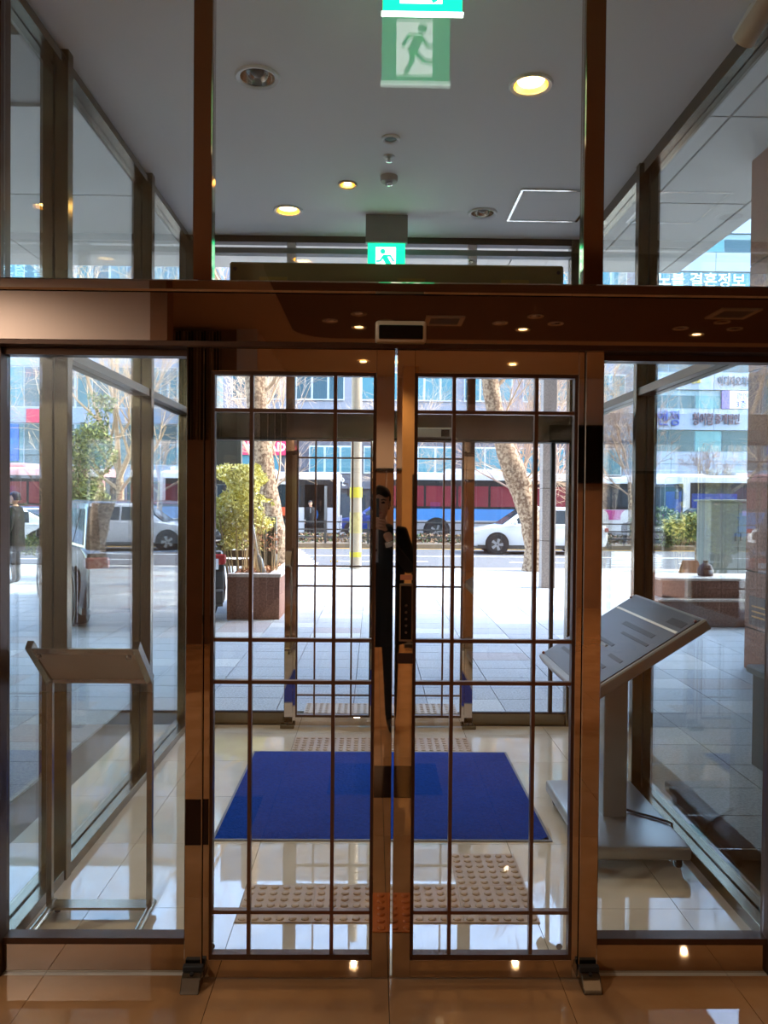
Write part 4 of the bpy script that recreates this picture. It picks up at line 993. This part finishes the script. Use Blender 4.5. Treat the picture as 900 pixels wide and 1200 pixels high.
M_sgc = mat('sign_cyan', (214, 250, 255), .5, emit=.35); M_sgb = mat('sign_blue', (54, 76, 160), .5); M_sgd = mat('sign_maroon', (104, 76, 84), .5); M_sgp = mat('sign_pink', (210, 110, 130), .5); M_sgy = mat('sign_yellow', (214, 186, 80), .5); M_sgk = mat('sign_slate', (76, 86, 104), .5)
sg = lambda b, s, m_, x, z, wd: text_mesh('sign_lettering', b, s, m_, t, (x - 19.0, -.12 if z < 20 else .08, z), depth=.05, width=wd, bold=.01)
sg('노블 결혼정보', 1.35, M_sgc, 25.1, 21.25, 7.85)
sg('디앤정', 1.5, M_sgb, 24.1, 8.85, 3.0); sg('청어람', 1.2, M_sgd, 28.4, 8.9, 1.85); sg('중개법인', 1.0, M_sgd, 30.4, 9.0, 2.2)
sg('병원', .75, M_sgp, 26.9, 12.55, 1.1); sg('상표', .75, M_sgy, 28.2, 12.55, .95); sg('이디지오치의원', .95, M_sgk, 30.6, 12.4, 3.6)
bn = obj('banner', B(12.75, 16.0, -.05, .1, 10.3, 11.9), M_white, t); obj('banner_edge', B(12.05, 12.75, -.06, .1, 10.3, 11.9), M_purple, t)
text_mesh('banner_lettering', '광인빌', .6, M_purple, bn, (13.3, -.07, 11.2), depth=.01); text_mesh('banner_lettering', '3층', .7, M_sgb, bn, (13.3, -.07, 10.45), depth=.01)
t = thing('traffic_sign', 'tall pale rounded sign pole before the office building', 'sign', (28.6, 57.5, -.2))
obj('pole', MB().tube([(0, 0, 0), (0, 0, 5.4)], .09, 8), M_mgrey, t); obj('blade', B(-.2, .2, -.08, .08, 4.2, 6.2), mat('blade_pale', (190, 206, 220), .4), t, bevel=.07, seg=2)

t = thing('glass_building', 'teal glass building with white window grid seen at the left', 'building', (-52, 58, -.2))
obj('core', B(0, 40, .3, 14, 0, 26), mat('core_teal', (84, 110, 116), .4), t)
for fz in range(6):
    obj('floor_band', B(0, 40, .0, .4, fz * 4.2 + 3.1, fz * 4.2 + 4.2), M_wsp, t)
    for q in range(16):
        f = obj('window', B(q * 2.5, q * 2.5 + 2.5, .12, .34, fz * 4.2, fz * 4.2 + 3.1), M_wfr, t)
        obj('pane', B(q * 2.5 + .1, q * 2.5 + 1.2, .06, .14, fz * 4.2 + .12, fz * 4.2 + 3.0), M_bgl, f); obj('pane', B(q * 2.5 + 1.3, q * 2.5 + 2.4, .06, .14, fz * 4.2 + .12, fz * 4.2 + 3.0), M_bgl2, f)
obj('blue_poster', B(24.2, 25.9, -.02, .08, 4.5, 7.2), mat('poster_blue', (52, 96, 176), .4), t)
obj('pink_sign', B(26.5, 29, -.1, .1, 7.3, 8.3), MATS['sign_red'], t)

# ------------------------------------------------------------------ people
def skin_figure(name, joints, bones, mats, matfn, parent, sub=2):
    me = bpy.data.meshes.new(name); me.from_pydata([j[0] for j in joints], bones, [])
    o = bpy.data.objects.new(name, me); COL.objects.link(o)
    sk = o.modifiers.new('skin', 'SKIN'); sk.use_smooth_shade = True
    for i, j in enumerate(joints):
        sv = me.skin_vertices[0].data[i]; r = j[1]; sv.radius = r if isinstance(r, tuple) else (r, r); sv.use_root = (i == 0)
    ss = o.modifiers.new('sub', 'SUBSURF'); ss.levels = sub; ss.render_levels = sub
    dg = bpy.context.evaluated_depsgraph_get(); m2 = bpy.data.meshes.new_from_object(o.evaluated_get(dg))
    bpy.data.objects.remove(o)
    m2.materials.clear()
    for q in mats: m2.materials.append(q)
    for p in m2.polygons: p.material_index = matfn(p.center); p.use_smooth = True
    return link(name, m2, parent)
M_skin = mat('skin', (206, 160, 132), .55, var=.06); M_hair = mat('black_hair', (18, 15, 14), .55, var=.3, scale=60); M_coat = mat('black_coat', (16, 16, 19), .85, var=.2, scale=40); M_shirt = mat('white_shirt', (214, 212, 208), .8, var=.05)
M_shoe = mat('black_shoe', (14, 13, 13), .4)
def person(label, loc, rz, phone=True):
    t = thing('person', label, 'person', loc, rz)
    J = []; Bn = []
    def add(p, r, par=None):
        J.append((p, r)); i = len(J) - 1
        if par is not None: Bn.append((par, i))
        return i
    pel = add((0, 0, .93), (.135, .10))
    sp1 = add((0, .0, 1.08), (.135, .10), pel); sp2 = add((0, -.01, 1.24), (.155, .115), sp1); ch_ = add((0, -.015, 1.37), (.15, .10), sp2)
    nk0 = add((0, -.005, 1.46), (.055, .055), ch_); nk = add((0, .01, 1.52), (.05, .05), nk0)
    for s_ in (-1, 1):
        hp = add((s_ * .09, 0, .86), (.088, .09), pel); kn = add((s_ * .095, .01, .49), (.06, .062), hp); an = add((s_ * .10, -.02, .10), (.042, .045), kn)
        hl = add((s_ * .10, .0, .045), (.04, .035), an); toe = add((s_ * .11, .15, .035), (.042, .026), hl)
    hands = {}
    for s_ in (-1, 1):
        shd = add((s_ * .175, -.015, 1.41), (.06, .06), ch_)
        if phone and s_ > 0: el = add((.235, .07, 1.14), .048, shd); wr = add((.085, .255, 1.36), .029, el); hd = add((.05, .275, 1.43), (.022, .036), wr); dr = Vector((-.35, .1, .9))
        elif phone: el = add((-.23, .06, 1.15), .048, shd); wr = add((-.10, .255, 1.37), .029, el); hd = add((-.065, .275, 1.44), (.022, .036), wr); dr = Vector((.35, .1, .9))
        else: el = add((s_ * .22, -.02, 1.13), .048, shd); wr = add((s_ * .23, .05, .89), .029, el); hd = add((s_ * .225, .06, .82), (.022, .036), wr); dr = Vector((0, .1, -1))
        hands[s_] = (J[hd][0], dr)
    zc = 1.33
    def mf(c):
        for s_ in (-1, 1):
            h_ = Vector(hands[s_][0])
            if (Vector(c) - h_).length < .068: return 1
        if c[2] > 1.475 and abs(c[0]) < .1: return 1
        if c[2] < .09: return 3
        if abs(c[0]) < .035 and c[1] > .05 and 1.22 < c[2] < 1.5: return 2
        return 0
    skin_figure('body', J, Bn, [M_coat, M_skin, M_shirt, M_shoe], mf, t)
    # coat over the torso and thighs
    ct = MB(); ring = []
    for z, rx, ry in ((.62, .215, .155), (.80, .205, .15), (1.0, .185, .14), (1.2, .20, .145), (1.36, .205, .13), (1.44, .15, .10), (1.475, .085, .075)): ring.append((z, rx, ry))
    n = 28
    for z, rx, ry in ring:
        for k in range(n): 
            a = 2 * PI * k / n; ct.v.append((rx * math.cos(a), ry * math.sin(a) - .01, z + .006 * math.sin(3 * a)))
    for i in range(len(ring) - 1):
        for k in range(n):
            a = 2 * PI * k / n
            if math.sin(a) > .985 and ring[i][0] > 1.15: continue
            j = (k + 1) % n; ct.face([i * n + k, i * n + j, (i + 1) * n + j, (i + 1) * n + k])
    cobj = obj('coat', ct, M_coat, t, smooth=True); md = cobj.modifiers.new('thick', 'SOLIDIFY'); md.thickness = .012
    # head: one shaped mesh
    hm = MB(); rings = [(-.115, .030, .035, .022), (-.108, .045, .055, .018), (-.085, .058, .075, .008), (-.05, .068, .088, 0), (0, .075, .096, -.004), (.04, .077, .098, -.008), (.075, .070, .088, -.012), (.10, .05, .062, -.014), (.115, .02, .025, -.014)]
    n = 24
    for z, rx, ry, yo in rings:
        for k in range(n):
            a = 2 * PI * k / n; x = rx * math.cos(a); y = ry * math.sin(a) + yo
            if math.sin(a) > .7:
                fr = (math.sin(a) - .7) / .3
                if abs(z) < .012: y -= .008 * (1 if abs(x) > .014 else 0) * fr
            hm.v.append((x, y, z))
    for i in range(len(rings) - 1):
        for k in range(n): j = (k + 1) % n; hm.face([i * n + k, i * n + j, (i + 1) * n + j, (i + 1) * n + k])
    hm.face(list(range(n))[::-1]); hm.face([(len(rings) - 1) * n + k for k in range(n)])
    hd_ = obj('head', hm, M_skin, t, (0, .025, 1.628), smooth=True)
    obj('nose', MB().hexa([(-.016, .085, -.045), (.016, .085, -.045), (-.013, .112, -.042), (.013, .112, -.042), (-.006, .088, .008), (.006, .088, .008), (-.005, .096, .006), (.005, .096, .006)]), M_skin, hd_, bevel=.004, seg=2, smooth=True)
    obj('mouth', MB().ball((0, .083, -.068), (.024, .010, .007)), mat('lips', (170, 100, 92), .5), hd_, smooth=True)
    for s_ in (-1, 1):
        obj('ear', MB().ball((s_ * .078, -.008, -.012), (.010, .018, .030)), M_skin, hd_, smooth=True)
        obj('eye', MB().ball((s_ * .031, .083, .004), (.014, .008, .007)), mat('eye_dark', (40, 30, 26), .2), hd_, smooth=True)
        obj('eyebrow', MB().tube([(s_ * .016, .093, .022), (s_ * .032, .091, .027), (s_ * .05, .078, .022)], .0045, 6), M_hair, hd_, smooth=True)
    hr = MB(); rg = [(-.045, .079, .092, -.03), (0, .085, .098, -.022), (.04, .089, .106, -.012), (.075, .084, .10, -.012), (.105, .066, .078, -.014), (.126, .03, .036, -.014), (.13, .005, .006, -.014)]
    for z, rx, ry, yo in rg:
        for k in range(n):
            a = 2 * PI * k / n; s_ = math.sin(a); zz_ = z
            if s_ > .2 and z < .05: zz_ = max(z, .05 + .012 * math.sin(5 * a))
            hr.v.append((rx * math.cos(a), ry * s_ + yo, zz_))
    for i in range(len(rg) - 1):
        for k in range(n): j = (k + 1) % n; hr.face([i * n + k, i * n + j, (i + 1) * n + j, (i + 1) * n + k])
    obj('hair', hr, M_hair, hd_, smooth=True)
    # hands: five fingers each
    for s_ in (-1, 1):
        h_, dr = hands[s_]; h_ = Vector(h_); dr.normalize()
        if phone:
            for k in range(4):
                z = h_.z + .018 + k * .019; x = h_.x - s_ * .012
                pts = [(x, h_.y + .0, z), (x - s_ * .012, h_.y + .026, z + .006), (x - s_ * .034, h_.y + .034, z + .009), (x - s_ * .056, h_.y + .032, z + .010)]
                obj('finger', MB().tube(pts, [.0095, .009, .0085, .006], 8), M_skin, t, smooth=True)
            obj('thumb', MB().tube([(h_.x, h_.y - .012, h_.z + .01), (h_.x - s_ * .015, h_.y - .02, h_.z + .05), (h_.x - s_ * .028, h_.y - .018, h_.z + .085)], [.012, .011, .007], 8), M_skin, t, smooth=True)
        else:
            for k in range(4):
                o_ = Vector((0, -.026 + k * .018, 0)); p0 = h_ + o_ - Vector((0, 0, .02))
                obj('finger', MB().tube([p0, p0 + Vector((-s_ * .004, .004, -.035)), p0 + Vector((-s_ * .014, .008, -.062 + .004 * abs(k - 1)))], [.0095, .009, .006], 8), M_skin, t, smooth=True)
            obj('thumb', MB().tube([h_ + Vector((0, .03, .01)), h_ + Vector((-s_ * .01, .05, -.02)), h_ + Vector((-s_ * .015, .052, -.045))], [.011, .01, .007], 8), M_skin, t, smooth=True)
        wr_ = h_ - dr * .085
        obj('cuff', MB().tube([h_ - dr * .07, h_ - dr * .10], [.036, .039], 14), M_shirt, t, smooth=True)
    return t
person('person in a black coat with white cuffs taking the photo, mirrored in the door stile', (.035, -.305, 0), 0)
t = thing('phone', 'dark phone held up by the mirrored person in the black coat', 'phone', (.0, -.013, 1.50))
obj('body', B(-.037, .037, -.0045, .0045, 0, .162), mat('phone_grey', (70, 78, 80), .3, .4), t, bevel=.003)
for z in (.150, .132): obj('camera_lens', MB().lathe([(.007, .004), (.0065, .0065)], (0 if z > .14 else .0, 0, z), 14, 'y'), M_black, t, smooth=True)
person('pedestrian in dark clothes walking on the far left pavement', (-6.85, 15.1, 0), PI / 2, phone=False)
person('passenger in dark jacket standing by the open bus door', (-2.75, 34.1, -.15), PI, phone=False)
